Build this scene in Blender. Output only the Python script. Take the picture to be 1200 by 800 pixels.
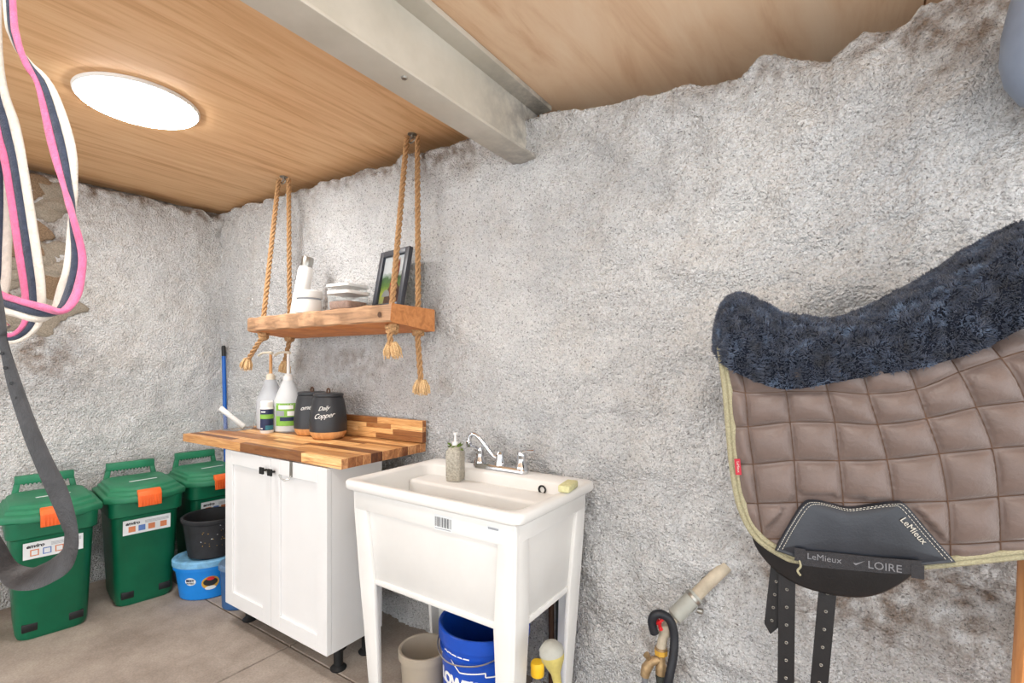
import bpy, bmesh, math, random
import numpy as np
from mathutils import Vector, Matrix

random.seed(7)
rng = np.random.default_rng(11)
for o in list(bpy.data.objects):
    bpy.data.objects.remove(o)
SC = bpy.context.scene
COL = SC.collection
PI = math.pi
CAM_Z = 1.20
YAW = math.radians(34.1)
FOC = 576.0            # focal length in pixels of a 1200 wide frame

# ------------------------------------------------------------------ camera
cam = bpy.data.cameras.new('camera')
cam.sensor_width = 36
cam.lens = FOC / 1200 * 36
cam.shift_y = 26 / 1200
cam.clip_start = 0.02
camo = bpy.data.objects.new('camera', cam)
COL.objects.link(camo)
camo.location = (0, 0, CAM_Z)
camo.rotation_euler = (PI / 2, 0, YAW)
SC.camera = camo

# ------------------------------------------------------------------ world: added ambient fill, entering where the room is left open behind the camera
world = bpy.data.worlds.new('world')
SC.world = world
world.use_nodes = True
world.node_tree.nodes['Background'].inputs[0].default_value = (0.93, 0.97, 1.0, 1)
world.node_tree.nodes['Background'].inputs[1].default_value = 1.9
LAMP_POWER = 34.0      # emission of the round ceiling lamps
SC.view_settings.view_transform = 'Standard'
SC.view_settings.look = 'None'
SC.view_settings.gamma = 1
SC.view_settings.use_curve_mapping = False
SC.view_settings.exposure = 0.74


# ------------------------------------------------------------------ helpers: materials
def lin(c):
    return tuple(((v / 255) / 12.92 if v / 255 <= 0.04045 else ((v / 255 + 0.055) / 1.055) ** 2.4) for v in c) + (1,)


class N:
    def __init__(s, name):
        s.m = bpy.data.materials.new(name)
        s.m.use_nodes = True
        s.t = s.m.node_tree
        s.b = s.t.nodes['Principled BSDF']

    def n(s, kind, **kw):
        nd = s.t.nodes.new(kind)
        for k, v in kw.items():
            if k in nd.inputs.keys():
                nd.inputs[k].default_value = v
            else:
                setattr(nd, k, v)
        return nd

    def l(s, a, b):
        s.t.links.new(a, b)

    def ramp(s, fac, stops):
        r = s.n('ShaderNodeValToRGB')
        e = r.color_ramp.elements
        while len(e) < len(stops):
            e.new(0.5)
        for q, (p, c) in zip(e, stops):
            q.position = p
            q.color = c
        s.l(fac, r.inputs[0])
        return r.outputs[0]

    def coord(s, scale=(1, 1, 1), kind='Object', rot=(0, 0, 0)):
        tc = s.n('ShaderNodeTexCoord')
        mp = s.n('ShaderNodeMapping')
        mp.inputs['Scale'].default_value = scale
        mp.inputs['Rotation'].default_value = rot
        s.l(tc.outputs[kind], mp.inputs[0])
        return mp.outputs[0]

    def noise(s, vec, scale, detail=4, rough=0.6, dist=0):
        x = s.n('ShaderNodeTexNoise')
        x.inputs['Scale'].default_value = scale
        x.inputs['Detail'].default_value = detail
        x.inputs['Roughness'].default_value = rough
        x.inputs['Distortion'].default_value = dist
        if vec is not None:
            s.l(vec, x.inputs['Vector'])
        return x.outputs[0]

    def mix(s, fac, a, b, mode='MIX'):
        x = s.n('ShaderNodeMix', data_type='RGBA', blend_type=mode)
        for sock, v in ((x.inputs[0], fac), (x.inputs[6], a), (x.inputs[7], b)):
            if isinstance(v, (int, float, tuple)):
                sock.default_value = v
            else:
                s.l(v, sock)
        return x.outputs[2]

    def bump(s, h, strength=0.3, dist=0.01):
        x = s.n('ShaderNodeBump')
        x.inputs['Strength'].default_value = strength
        x.inputs['Distance'].default_value = dist
        s.l(h, x.inputs['Height'])
        s.l(x.outputs[0], s.b.inputs['Normal'])


def plain(name, rgb, rough=0.5, metal=0.0, var=0.12, scale=14, bump=0.0, bscale=60, spec=0.5, trans=0.0, ior=1.45, sheen=0.0, alpha=1.0, coat=0.0):
    M = N(name)
    c = lin(rgb)
    d = tuple(max(0, v * (1 - var)) for v in c[:3]) + (1,)
    l = tuple(min(1, v * (1 + var)) for v in c[:3]) + (1,)
    co = M.coord()
    col = M.ramp(M.noise(co, scale), [(0.3, d), (0.7, l)])
    M.l(col, M.b.inputs['Base Color'])
    M.b.inputs['Roughness'].default_value = rough
    M.b.inputs['Metallic'].default_value = metal
    M.b.inputs['Specular IOR Level'].default_value = spec
    M.b.inputs['Transmission Weight'].default_value = trans
    M.b.inputs['IOR'].default_value = ior
    M.b.inputs['Sheen Weight'].default_value = sheen
    M.b.inputs['Alpha'].default_value = alpha
    M.b.inputs['Coat Weight'].default_value = coat
    if bump:
        M.bump(M.noise(co, bscale, 5), bump, 0.004)
    return M.m


def wood(name, dark, light, mid=None, stretch=(1, 14, 14), scale=3.0, rough=0.5, random_tone=False, bump=0.08, wave=False, kind='Object', pos=(0.28, 0.5, 0.72)):
    M = N(name)
    co = M.coord(stretch, kind)
    if random_tone:
        oi = M.n('ShaderNodeObjectInfo')
        ad = M.n('ShaderNodeVectorMath', operation='ADD')
        sc = M.n('ShaderNodeVectorMath', operation='SCALE')
        sc.inputs[0].default_value = (31, 17, 53)
        M.l(oi.outputs['Random'], sc.inputs['Scale'])
        M.l(co, ad.inputs[0])
        M.l(sc.outputs[0], ad.inputs[1])
        co = ad.outputs[0]
    g = M.noise(co, scale, 6, 0.62, 0.9)
    mid = mid or tuple((a + b) / 2 for a, b in zip(dark, light))
    col = M.ramp(g, [(pos[0], lin(dark)), (pos[1], lin(mid)), (pos[2], lin(light))])
    if random_tone:
        t = M.ramp(oi.outputs['Random'], [(0.0, (0.22, 0.14, 0.10, 1)), (0.30, (0.50, 0.36, 0.27, 1)), (0.48, (0.88, 0.78, 0.66, 1)), (0.7, (1.05, 1.0, 0.92, 1)), (1.0, (1.22, 1.27, 1.28, 1))])
        col = M.mix(1.0, col, t, 'MULTIPLY')
    M.l(col, M.b.inputs['Base Color'])
    M.b.inputs['Roughness'].default_value = rough
    if bump:
        M.bump(g, bump, 0.004)
    return M.m


def emit(name, rgb, strength):
    M = N(name)
    M.b.inputs['Base Color'].default_value = rgb + (1,)
    M.b.inputs['Emission Color'].default_value = rgb + (1,)
    M.b.inputs['Emission Strength'].default_value = strength
    return M.m


MAT = {}


def build_materials():
    # sprayed rough render on the walls
    M = N('sprayed_render')
    co = M.coord()
    st = M.n('ShaderNodeAttribute', attribute_name='stain_shade')
    big = M.noise(co, 1.7, 5, 0.62)
    c1 = M.ramp(big, [(0.30, lin((212, 212, 213))), (0.52, lin((236, 236, 236))), (0.75, lin((244, 243, 241)))])
    warm = M.ramp(M.noise(co, 3.1, 5, 0.7), [(0.52, (0, 0, 0, 1)), (0.78, (0.45, 0.45, 0.45, 1))])
    c2 = M.mix(warm, c1, lin((214, 202, 188)))
    fine = M.noise(co, 34, 4, 0.7)
    stn = M.n('ShaderNodeMath', operation='MULTIPLY')
    M.l(st.outputs['Fac'], stn.inputs[0])
    M.l(M.ramp(fine, [(0.25, (0.35, 0.35, 0.35, 1)), (0.65, (1, 1, 1, 1))]), stn.inputs[1])
    c3 = M.mix(stn.outputs[0], c2, lin((128, 104, 82)))
    warp = M.n('ShaderNodeVectorMath', operation='ADD')
    wn = M.n('ShaderNodeTexNoise')
    wn.inputs['Scale'].default_value = 60
    M.l(co, wn.inputs['Vector'])
    wsc = M.n('ShaderNodeVectorMath', operation='SCALE')
    wsc.inputs['Scale'].default_value = 0.012
    M.l(wn.outputs['Color'], wsc.inputs[0])
    M.l(co, warp.inputs[0])
    M.l(wsc.outputs[0], warp.inputs[1])
    vo = M.n('ShaderNodeTexVoronoi')
    vo.inputs['Scale'].default_value = 118
    M.l(warp.outputs[0], vo.inputs['Vector'])
    speck = M.noise(co, 120, 4, 0.78)
    sp = M.ramp(speck, [(0.35, (0.85, 0.85, 0.85, 1)), (0.45, (0, 0, 0, 1))])
    c4 = M.mix(sp, c3, lin((112, 110, 108)))
    grain = M.ramp(M.noise(co, 210, 3, 0.75), [(0.3, (0.80, 0.80, 0.80, 1)), (0.66, (1.08, 1.08, 1.08, 1))])
    c5 = M.mix(1.0, c4, grain, 'MULTIPLY')
    M.l(c5, M.b.inputs['Base Color'])
    M.b.inputs['Roughness'].default_value = 0.95
    M.b.inputs['Specular IOR Level'].default_value = 0.2
    iv = M.n('ShaderNodeMath', operation='MULTIPLY_ADD')
    M.l(vo.outputs['Distance'], iv.inputs[0])
    iv.inputs[1].default_value = -0.9
    M.l(M.noise(co, 90, 4, 0.75), iv.inputs[2])
    M.bump(iv.outputs[0], 1.0, 0.0115)
    MAT['wall'] = M.m

    M = N('concrete_floor')
    co = M.coord()
    c = M.ramp(M.noise(co, 2.6, 7, 0.68), [(0.28, lin((124, 113, 104))), (0.52, lin((160, 149, 139))), (0.75, lin((186, 176, 166)))])
    sp = M.ramp(M.noise(co, 120, 3, 0.7), [(0.3, (0.8, 0.8, 0.8, 1)), (0.7, (1.1, 1.1, 1.1, 1))])
    M.l(M.mix(1.0, c, sp, 'MULTIPLY'), M.b.inputs['Base Color'])
    M.b.inputs['Roughness'].default_value = 0.85
    M.bump(M.noise(co, 70, 5, 0.7), 0.35, 0.004)
    MAT['floor'] = M.m

    MAT['ply'] = wood('plywood_honey', (202, 150, 102), (238, 198, 152), (228, 182, 134), (13, 0.9, 13), 2.0, 0.6, bump=0.03)
    MAT['ply2'] = wood('plywood_pale', (214, 172, 134), (242, 216, 186), (234, 202, 168), (5, 0.8, 5), 1.6, 0.6, bump=0.03)
    MAT['stave'] = wood('acacia_stave', (168, 112, 66), (244, 210, 158), (222, 172, 114), (1.6, 22, 22), 4.0, 0.38, True)
    MAT['endgrain'] = wood('acacia_end_grain', (122, 78, 48), (216, 164, 116), (178, 124, 82), (9, 9, 5), 6.0, 0.6, True)
    MAT['shelf'] = wood('reclaimed_timber', (116, 90, 70), (210, 170, 132), (178, 138, 104), (1.2, 12, 9), 3.2, 0.75, bump=0.4)
    MAT['shelf_cut'] = wood('sawn_timber', (170, 108, 60), (216, 150, 94), (198, 130, 76), (2, 12, 12), 3.0, 0.7, bump=0.15)
    MAT['standwood'] = wood('varnished_pine', (176, 112, 60), (226, 164, 104), (204, 138, 82), (12, 12, 1.2), 3.0, 0.45)
    MAT['bamboo'] = wood('bamboo', (190, 136, 84), (226, 176, 122), None, (10, 10, 3), 4.0, 0.5)

    M = N('beam_paint')
    co = M.coord()
    c = M.ramp(M.noise(co, 3, 5), [(0.3, lin((190, 184, 170))), (0.7, lin((216, 210, 198)))])
    sx = M.n('ShaderNodeSeparateXYZ')
    M.l(co, sx.inputs[0])
    ramp_end = M.n('ShaderNodeMapRange')
    ramp_end.inputs['From Min'].default_value = 1.25
    ramp_end.inputs['From Max'].default_value = 1.62
    M.l(sx.outputs['Y'], ramp_end.inputs['Value'])
    mu = M.n('ShaderNodeMath', operation='MULTIPLY')
    M.l(ramp_end.outputs[0], mu.inputs[0])
    M.l(M.ramp(M.noise(co, 14, 5, 0.7), [(0.35, (0.1, 0.1, 0.1, 1)), (0.6, (1, 1, 1, 1))]), mu.inputs[1])
    M.l(M.mix(mu.outputs[0], c, lin((146, 142, 136))), M.b.inputs['Base Color'])
    M.b.inputs['Roughness'].default_value = 0.45
    MAT['beam'] = M.m

    # rope
    MAT['rope'] = plain('sisal_rope', (182, 144, 104), 0.95, var=0.35, scale=160, bump=0.6, bscale=220, spec=0.1)
    MAT['ropefray'] = plain('frayed_sisal', (222, 186, 140), 0.95, var=0.4, scale=240, bump=0.8, bscale=300, spec=0.1)
    MAT['steel'] = plain('steel', (170, 168, 162), 0.35, 1.0, 0.1)
    MAT['chrome'] = plain('chrome', (214, 216, 220), 0.12, 1.0, 0.04)
    MAT['black_metal'] = plain('black_metal', (30, 29, 29), 0.45, 0.3, 0.1)
    MAT['black_plastic'] = plain('black_plastic', (24, 25, 27), 0.5, 0, 0.25, 30)
    MAT['black_rubber'] = plain('black_rubber', (34, 36, 40), 0.65, 0, 0.35, 18, 0.2)
    MAT['cabinet'] = plain('white_laminate', (226, 226, 226), 0.35, 0, 0.02, 4)
    MAT['tub'] = plain('white_plastic_tub', (228, 227, 224), 0.38, 0, 0.035, 6, spec=0.4)
    MAT['white'] = plain('white_plastic', (236, 235, 232), 0.4, 0, 0.03)
    MAT['offwhite'] = plain('cream_plastic', (222, 212, 192), 0.45, 0, 0.08)
    MAT['bin'] = plain('green_bin_plastic', (8, 96, 66), 0.42, 0, 0.18, 5, 0.06, 120)
    MAT['binlid'] = plain('green_lid_plastic', (40, 122, 88), 0.5, 0, 0.22, 7, 0.06, 120)
    MAT['orange'] = plain('orange_latch', (236, 106, 44), 0.5, 0, 0.12, 20)
    MAT['blue'] = plain('bright_blue_plastic', (22, 128, 214), 0.4, 0, 0.08)
    MAT['paleblue'] = plain('pale_blue_lid', (112, 164, 200), 0.45, 0, 0.3, 22)
    MAT['slateblue'] = plain('slate_blue_plastic', (52, 92, 140), 0.45, 0, 0.15)
    MAT['slatelid'] = plain('slate_blue_lid', (96, 120, 148), 0.5, 0, 0.15)
    MAT['navyblue'] = plain('pail_blue', (14, 72, 176), 0.4, 0, 0.1)
    MAT['polebl'] = plain('blue_pole', (18, 92, 178), 0.35, 0, 0.08)
    MAT['greytub'] = plain('grey_tub', (176, 174, 168), 0.5, 0, 0.1)
    MAT['label'] = plain('label_paper', (222, 226, 228), 0.5, 0, 0.05)
    MAT['ink'] = plain('dark_ink', (32, 34, 38), 0.6, 0, 0.05)
    MAT['inkgrey'] = plain('grey_ink', (150, 154, 160), 0.6, 0, 0.05)
    MAT['inkdim'] = plain('dim_ink', (112, 112, 116), 0.7, 0, 0.05)
    MAT['inkorange'] = plain('orange_ink', (206, 128, 88), 0.6, 0, 0.05)
    MAT['inkblue'] = plain('blue_ink', (96, 128, 190), 0.6, 0, 0.05)
    MAT['red'] = plain('red_paint', (206, 42, 46), 0.45, 0, 0.1)
    MAT['yellow'] = plain('yellow_plastic', (238, 190, 40), 0.4, 0, 0.08)
    MAT['gold'] = plain('gold_print', (196, 152, 58), 0.5, 0, 0.1)
    MAT['frosted'] = plain('frosted_pail', (186, 174, 156), 0.45, 0, 0.08, 5, trans=0.25, alpha=1.0)
    MAT['clear'] = plain('clear_plastic', (240, 243, 244), 0.06, 0, 0.01, trans=0.94, ior=1.06)
    MAT['milky'] = plain('milky_plastic', (232, 236, 238), 0.3, 0, 0.02, trans=0.35, ior=1.3)
    MAT['fluid'] = plain('clear_jug', (232, 237, 243), 0.25, 0, 0.03, trans=0.5, ior=1.3)
    MAT['labelgreen'] = plain('label_green', (126, 176, 70), 0.5, 0, 0.2, 40)
    MAT['labelnavy'] = plain('label_navy', (32, 42, 78), 0.5, 0, 0.15, 40)
    MAT['labelteal'] = plain('label_teal', (52, 122, 140), 0.5, 0, 0.2, 40)
    MAT['canister'] = plain('matt_black_ceramic', (46, 48, 52), 0.42, 0, 0.1, 8)
    MAT['chalk'] = plain('chalk_white', (226, 226, 222), 0.8, 0, 0.05)
    MAT['brown_seal'] = plain('dark_brown_knob', (84, 58, 40), 0.5, 0, 0.2)
    MAT['frame'] = plain('charcoal_frame', (62, 66, 74), 0.4, 0, 0.08)
    MAT['glasspane'] = plain('picture_glass', (245, 247, 248), 0.03, 0, 0.0, trans=1.0, ior=1.02)
    M = N('photo_background')
    co = M.coord()
    sx = M.n('ShaderNodeSeparateXYZ')
    M.l(co, sx.inputs[0])
    zz = M.n('ShaderNodeMath', operation='MULTIPLY_ADD')
    M.l(sx.outputs['Z'], zz.inputs[0])
    zz.inputs[1].default_value = 4.6
    nz = M.n('ShaderNodeMath', operation='MULTIPLY')
    M.l(M.noise(co, 40, 4), nz.inputs[0])
    nz.inputs[1].default_value = 0.25
    M.l(nz.outputs[0], zz.inputs[2])
    M.l(M.ramp(zz.outputs[0], [(0.12, lin((150, 150, 120))), (0.35, lin((176, 186, 74))), (0.5, lin((92, 128, 52))), (0.68, lin((70, 106, 70))), (0.80, lin((222, 226, 228)))]), M.b.inputs['Base Color'])
    M.b.inputs['Roughness'].default_value = 0.35
    MAT['photo'] = M.m
    MAT['chestnut'] = plain('chestnut_print', (134, 66, 44), 0.4, 0, 0.3, 60)
    MAT['brownprint'] = plain('brown_print', (78, 48, 40), 0.4, 0, 0.3, 60)
    MAT['whiteprint'] = plain('white_print', (228, 222, 216), 0.4, 0, 0.05)
    MAT['contents'] = plain('brown_pellets', (168, 134, 116), 0.8, 0, 0.4, 120, 0.6, 160)
    MAT['pebble'] = plain('pebbled_glass', (176, 170, 156), 0.3, 0, 0.35, 150, 1.0, 170)
    MAT['herb'] = plain('green_sprig', (96, 122, 42), 0.7, 0, 0.5, 120, 0.8, 120)
    MAT['sponge'] = plain('yellow_sponge', (208, 204, 156), 0.9, 0, 0.15, 90, 0.6, 120)
    MAT['pvc'] = plain('dirty_pvc', (180, 168, 148), 0.55, 0, 0.3, 16)
    MAT['pvcgrey'] = plain('grey_fitting', (164, 164, 156), 0.55, 0, 0.15, 16)
    MAT['brass'] = plain('dull_brass', (166, 140, 104), 0.45, 0.5, 0.3, 50)
    MAT['olivebrass'] = plain('yellowed_plastic', (190, 176, 104), 0.4, 0, 0.2, 20)
    MAT['hose'] = plain('black_hose', (30, 32, 38), 0.5, 0, 0.2, 60)
    MAT['greyhose'] = plain('grey_hose', (118, 120, 124), 0.5, 0, 0.15, 60)
    MAT['sleeve'] = plain('dark_green_sleeve', (58, 62, 58), 0.6, 0, 0.2, 60)
    MAT['pink'] = plain('pink_webbing', (222, 112, 152), 0.9, 0, 0.16, 120, 0.6, 420, spec=0.15, sheen=0.3)
    MAT['navy'] = plain('navy_webbing', (62, 68, 84), 0.9, 0, 0.22, 120, 0.6, 420, spec=0.15, sheen=0.2)
    MAT['cream'] = plain('cream_webbing', (222, 212, 200), 0.9, 0, 0.1, 120, 0.6, 420, spec=0.15, sheen=0.3)
    MAT['leather'] = plain('worn_black_leather', (42, 41, 43), 0.55, 0, 0.4, 40, 0.35, 220)
    MAT['saddleleather'] = plain('black_saddle_leather', (22, 21, 23), 0.42, 0, 0.25, 30, 0.15, 240)
    MAT['patch'] = plain('smooth_black_leather', (38, 41, 48), 0.33, 0, 0.3, 9, 0.1, 260)
    MAT['satin'] = plain('brown_satin', (96, 79, 72), 0.46, 0, 0.10, 30, 0.3, 150, spec=0.7, sheen=0.5)
    MAT['piping'] = plain('olive_piping', (156, 150, 122), 0.6, 0, 0.25, 300, 0.6, 420)
    MAT['thread'] = plain('pale_thread', (186, 182, 172), 0.7, 0, 0.1)
    MAT['strapbl'] = plain('black_webbing', (44, 43, 46), 0.8, 0, 0.2, 200, 0.5, 420)
    MAT['redtag'] = plain('red_tag', (168, 34, 52), 0.6, 0, 0.1)
    MAT['fleecebase'] = plain('navy_fleece_base', (26, 30, 40), 0.95, 0, 0.3, 40, spec=0.1)
    M = N('navy_fleece_pile')
    co = M.coord()
    M.l(M.ramp(M.noise(co, 26, 5, 0.7), [(0.32, lin((34, 37, 46))), (0.54, lin((54, 64, 84))), (0.76, lin((104, 126, 154)))]), M.b.inputs['Base Color'])
    M.b.inputs['Roughness'].default_value = 0.8
    M.b.inputs['Sheen Weight'].default_value = 0.15
    MAT['fleece'] = M.m
    MAT['helmet'] = plain('blue_grey_shell', (126, 138, 158), 0.38, 0, 0.1, 9)
    MAT['stone'] = plain('brown_field_stone', (140, 118, 96), 0.95, 0, 0.45, 12, 0.9, 40, spec=0.15)
    MAT['stone2'] = plain('grey_field_stone', (158, 148, 134), 0.95, 0, 0.35, 12, 0.9, 40, spec=0.15)
    MAT['joint'] = plain('floor_joint_dirt', (62, 54, 48), 0.95, 0, 0.2)
    MAT['diffuser'] = emit('lamp_diffuser', (1.0, 0.98, 0.955), LAMP_POWER)


build_materials()


# ------------------------------------------------------------------ helpers: geometry
class G:
    """collects verts and faces for one mesh"""

    def __init__(s):
        s.v = []
        s.f = []
        s.mi = []
        s.cur = 0

    def add(s, vs, fs):
        o = len(s.v)
        s.v += [tuple(v) for v in vs]
        for f in fs:
            s.f.append(tuple(i + o for i in f))
            s.mi.append(s.cur)
        return s

    def box(s, a, b):
        (x0, y0, z0), (x1, y1, z1) = a, b
        return s.add([(x0, y0, z0), (x1, y0, z0), (x1, y1, z0), (x0, y1, z0), (x0, y0, z1), (x1, y0, z1), (x1, y1, z1), (x0, y1, z1)],
                     [(0, 3, 2, 1), (4, 5, 6, 7), (0, 1, 5, 4), (1, 2, 6, 5), (2, 3, 7, 6), (3, 0, 4, 7)])

    def rings(s, rings, cap0=True, cap1=True, closed=True):
        n = len(rings[0])
        vs = [v for r in rings for v in r]
        fs = []
        for i in range(len(rings) - 1):
            for j in range(n if closed else n - 1):
                k = (j + 1) % n
                fs.append((i * n + j, i * n + k, (i + 1) * n + k, (i + 1) * n + j))
        if cap0:
            fs.append(tuple(range(n))[::-1])
        if cap1:
            fs.append(tuple((len(rings) - 1) * n + j for j in range(n)))
        return s.add(vs, fs)

    def lathe(s, prof, seg=28, c=(0, 0, 0), cap0=True, cap1=True, sx=1, sy=1):
        rs = []
        for r, z in prof:
            rs.append([(c[0] + sx * r * math.cos(2 * PI * k / seg), c[1] + sy * r * math.sin(2 * PI * k / seg), c[2] + z) for k in range(seg)])
        return s.rings(rs, cap0, cap1)

    def tube(s, pts, r, seg=10, caps=True, ry=None, up=None):
        pts = [Vector(p) for p in pts]
        n = len(pts)
        rs = []
        prev = None
        for i, p in enumerate(pts):
            t = (pts[min(i + 1, n - 1)] - pts[max(i - 1, 0)]).normalized()
            if prev is None:
                a = Vector(up) if up else (Vector((0, 0, 1)) if abs(t.z) < 0.9 else Vector((1, 0, 0)))
                nrm = (a - t * a.dot(t)).normalized()
            else:
                nrm = (prev - t * prev.dot(t)).normalized()
            prev = nrm
            bn = t.cross(nrm)
            rr = r[i] if isinstance(r, (list, tuple)) else r
            r2 = (ry[i] if isinstance(ry, (list, tuple)) else ry) if ry is not None else rr
            rs.append([tuple(p + nrm * rr * math.cos(2 * PI * k / seg) + bn * r2 * math.sin(2 * PI * k / seg)) for k in range(seg)])
        return s.rings(rs, caps, caps)

    def prism(s, poly, axis, a, b):
        """polygon in the two other axes, extruded along axis from a to b"""
        def mk(p, t):
            q = list(p)
            q.insert(axis, t)
            return tuple(q)
        n = len(poly)
        vs = [mk(p, a) for p in poly] + [mk(p, b) for p in poly]
        fs = [tuple(range(n))[::-1], tuple(range(n, 2 * n))]
        fs += [(i, (i + 1) % n, n + (i + 1) % n, n + i) for i in range(n)]
        return s.add(vs, fs)

    def mesh(s, name, mats, smooth=True, angle=35, bevel=0.0, seg=2, fixn=True):
        me = bpy.data.meshes.new(name)
        me.from_pydata(s.v, [], s.f)
        ms = mats if isinstance(mats, (list, tuple)) else [mats]
        for m in ms:
            me.materials.append(MAT[m] if isinstance(m, str) else m)
        if len(ms) > 1:
            me.polygons.foreach_set('material_index', s.mi)
        if fixn or bevel:
            bm = bmesh.new()
            bm.from_mesh(me)
            if bevel:
                bmesh.ops.bevel(bm, geom=[e for e in bm.edges if len(e.link_faces) == 2 and e.calc_face_angle(0) > 0.5], offset=bevel, segments=seg, profile=0.5, affect='EDGES', clamp_overlap=True)
            if fixn:
                bmesh.ops.recalc_face_normals(bm, faces=bm.faces)
            bm.to_mesh(me)
            bm.free()
        if smooth:
            me.shade_smooth()
            me.set_sharp_from_angle(angle=math.radians(angle))
        me.update()
        return me


def obj(name, g, mats, parent=None, smooth=True, bevel=0.0, angle=35, label=None, loc=None, rot=None, seg=2):
    me = g.mesh(name, mats, smooth, angle, bevel, seg) if isinstance(g, G) else g
    o = bpy.data.objects.new(name, me)
    COL.objects.link(o)
    if parent:
        o.parent = parent
    if loc is not None:
        o.location = loc
    if rot is not None:
        o.rotation_euler = rot
    if label:
        o['label'] = label
    return o


def tag(o, label, cat, group=None, kind=None):
    if label:
        o['label'] = label
    if cat:
        o['category'] = cat
    if group:
        o['group'] = group
    if kind:
        o['kind'] = kind
    return o


def thing(name, label, cat, loc=(0, 0, 0), rotz=0, group=None, rot=None):
    o = bpy.data.objects.new(name, None)
    o.empty_display_size = 0.05
    COL.objects.link(o)
    o.location = loc
    o.rotation_euler = rot if rot else (0, 0, rotz)
    return tag(o, label, cat, group)


def struct(name, g, mats, **kw):
    o = obj(name, g, mats, **kw)
    o['kind'] = 'structure'
    return o


def dup(root, loc, rotz, label):
    r = root.copy()
    COL.objects.link(r)
    r.location = loc
    r.rotation_euler = (0, 0, rotz)
    r['label'] = label
    for ch in list(root.children):
        c = ch.copy()
        COL.objects.link(c)
        c.parent = r
        for gch in list(ch.children):
            d = gch.copy()
            COL.objects.link(d)
            d.parent = c
    return r


def rrect(x0, x1, y0, y1, r, z, n=5):
    pts = []
    for cx, cy, a0 in ((x1 - r, y1 - r, 0), (x0 + r, y1 - r, 90), (x0 + r, y0 + r, 180), (x1 - r, y0 + r, 270)):
        for k in range(n + 1):
            a = math.radians(a0 + 90 * k / n)
            pts.append((cx + r * math.cos(a), cy + r * math.sin(a), z))
    return pts


def spline(pts, n=8):
    """Catmull-Rom through points (any dimension)"""
    P = [np.array(p, float) for p in pts]
    out = []
    for i in range(len(P) - 1):
        p0 = P[max(i - 1, 0)]
        p1, p2 = P[i], P[i + 1]
        p3 = P[min(i + 2, len(P) - 1)]
        for k in range(n):
            t = k / n
            out.append(0.5 * ((2 * p1) + (p2 - p0) * t + (2 * p0 - 5 * p1 + 4 * p2 - p3) * t * t + (3 * p1 - p0 - 3 * p2 + p3) * t ** 3))
    out.append(P[-1])
    return [tuple(float(c) for c in q) for q in out]


def view_point(px, py, d):
    """a place at depth d (metres) in the direction measured in the photograph"""
    a = (px - 600) / FOC
    s, c = math.sin(YAW), math.cos(YAW)
    return Vector(((-s + a * c) * d, (c + a * s) * d, CAM_Z + (426 - py) / FOC * d))


def text_mesh(body, size, depth=0.0006, shear=0.0, bold=0.0, spacing=1.0, align='CENTER'):
    cu = bpy.data.curves.new('lettering', 'FONT')
    cu.body = body
    cu.size = size
    cu.extrude = depth
    cu.shear = shear
    cu.offset = bold
    cu.space_character = spacing
    cu.align_x = align
    cu.align_y = 'CENTER'
    cu.resolution_u = 3
    o = bpy.data.objects.new('lettering_tmp', cu)
    COL.objects.link(o)
    dg = bpy.context.evaluated_depsgraph_get()
    me = bpy.data.meshes.new_from_object(o.evaluated_get(dg))
    bpy.data.objects.remove(o)
    bpy.data.curves.remove(cu)
    me.name = 'lettering'
    return me


def text(body, size, mat, parent, loc, rot, name='lettering', **kw):
    me = text_mesh(body, size, **kw)
    me.materials.clear()
    me.materials.append(MAT[mat])
    return obj(name, me, None, parent, loc=loc, rot=rot)


def text_round(body, size, mat, parent, rad, z, ang, name='lettering', slope=0.0, **kw):
    """lettering wrapped round a vertical axis; rad is a function of height"""
    me = text_mesh(body, size, **kw)
    me.materials.clear()
    me.materials.append(MAT[mat])
    for v in me.vertices:
        zz = z + v.co.y + slope * v.co.x
        r = rad(zz)
        a = ang + v.co.x / r
        r2 = r + 0.0006 + v.co.z
        v.co = (r2 * math.cos(a), r2 * math.sin(a), zz)
    return obj(name, me, None, parent)


def patch_round(rad, z0, z1, a0, a1, off=0.0008, nz=4, na=10, sx=1, sy=1):
    g = G()
    rs = []
    for i in range(nz + 1):
        z = z0 + (z1 - z0) * i / nz
        rs.append([((rad(z) + off) * sx * math.cos(a0 + (a1 - a0) * k / na), (rad(z) + off) * sy * math.sin(a0 + (a1 - a0) * k / na), z) for k in range(na + 1)])
    return g.rings(rs, False, False, closed=False)


def prof_fn(prof):
    zs = [p[1] for p in prof]
    rr = [p[0] for p in prof]
    return lambda z: float(np.interp(z, zs, rr))


def noise2(ny, nx, cell, lo, hi, seed):
    """band limited random field on a grid; wavelengths lo..hi in metres"""
    r = np.random.default_rng(seed)
    w = np.fft.rfft2(r.standard_normal((ny, nx)))
    fy = np.fft.fftfreq(ny, cell)[:, None]
    fx = np.fft.rfftfreq(nx, cell)[None, :]
    f = np.sqrt(fx * fx + fy * fy) + 1e-9
    w *= np.exp(-(f * lo) ** 2) * (1 - np.exp(-(f * hi) ** 2))
    a = np.fft.irfft2(w, (ny, nx))
    return a / (a.std() + 1e-12)


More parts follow.
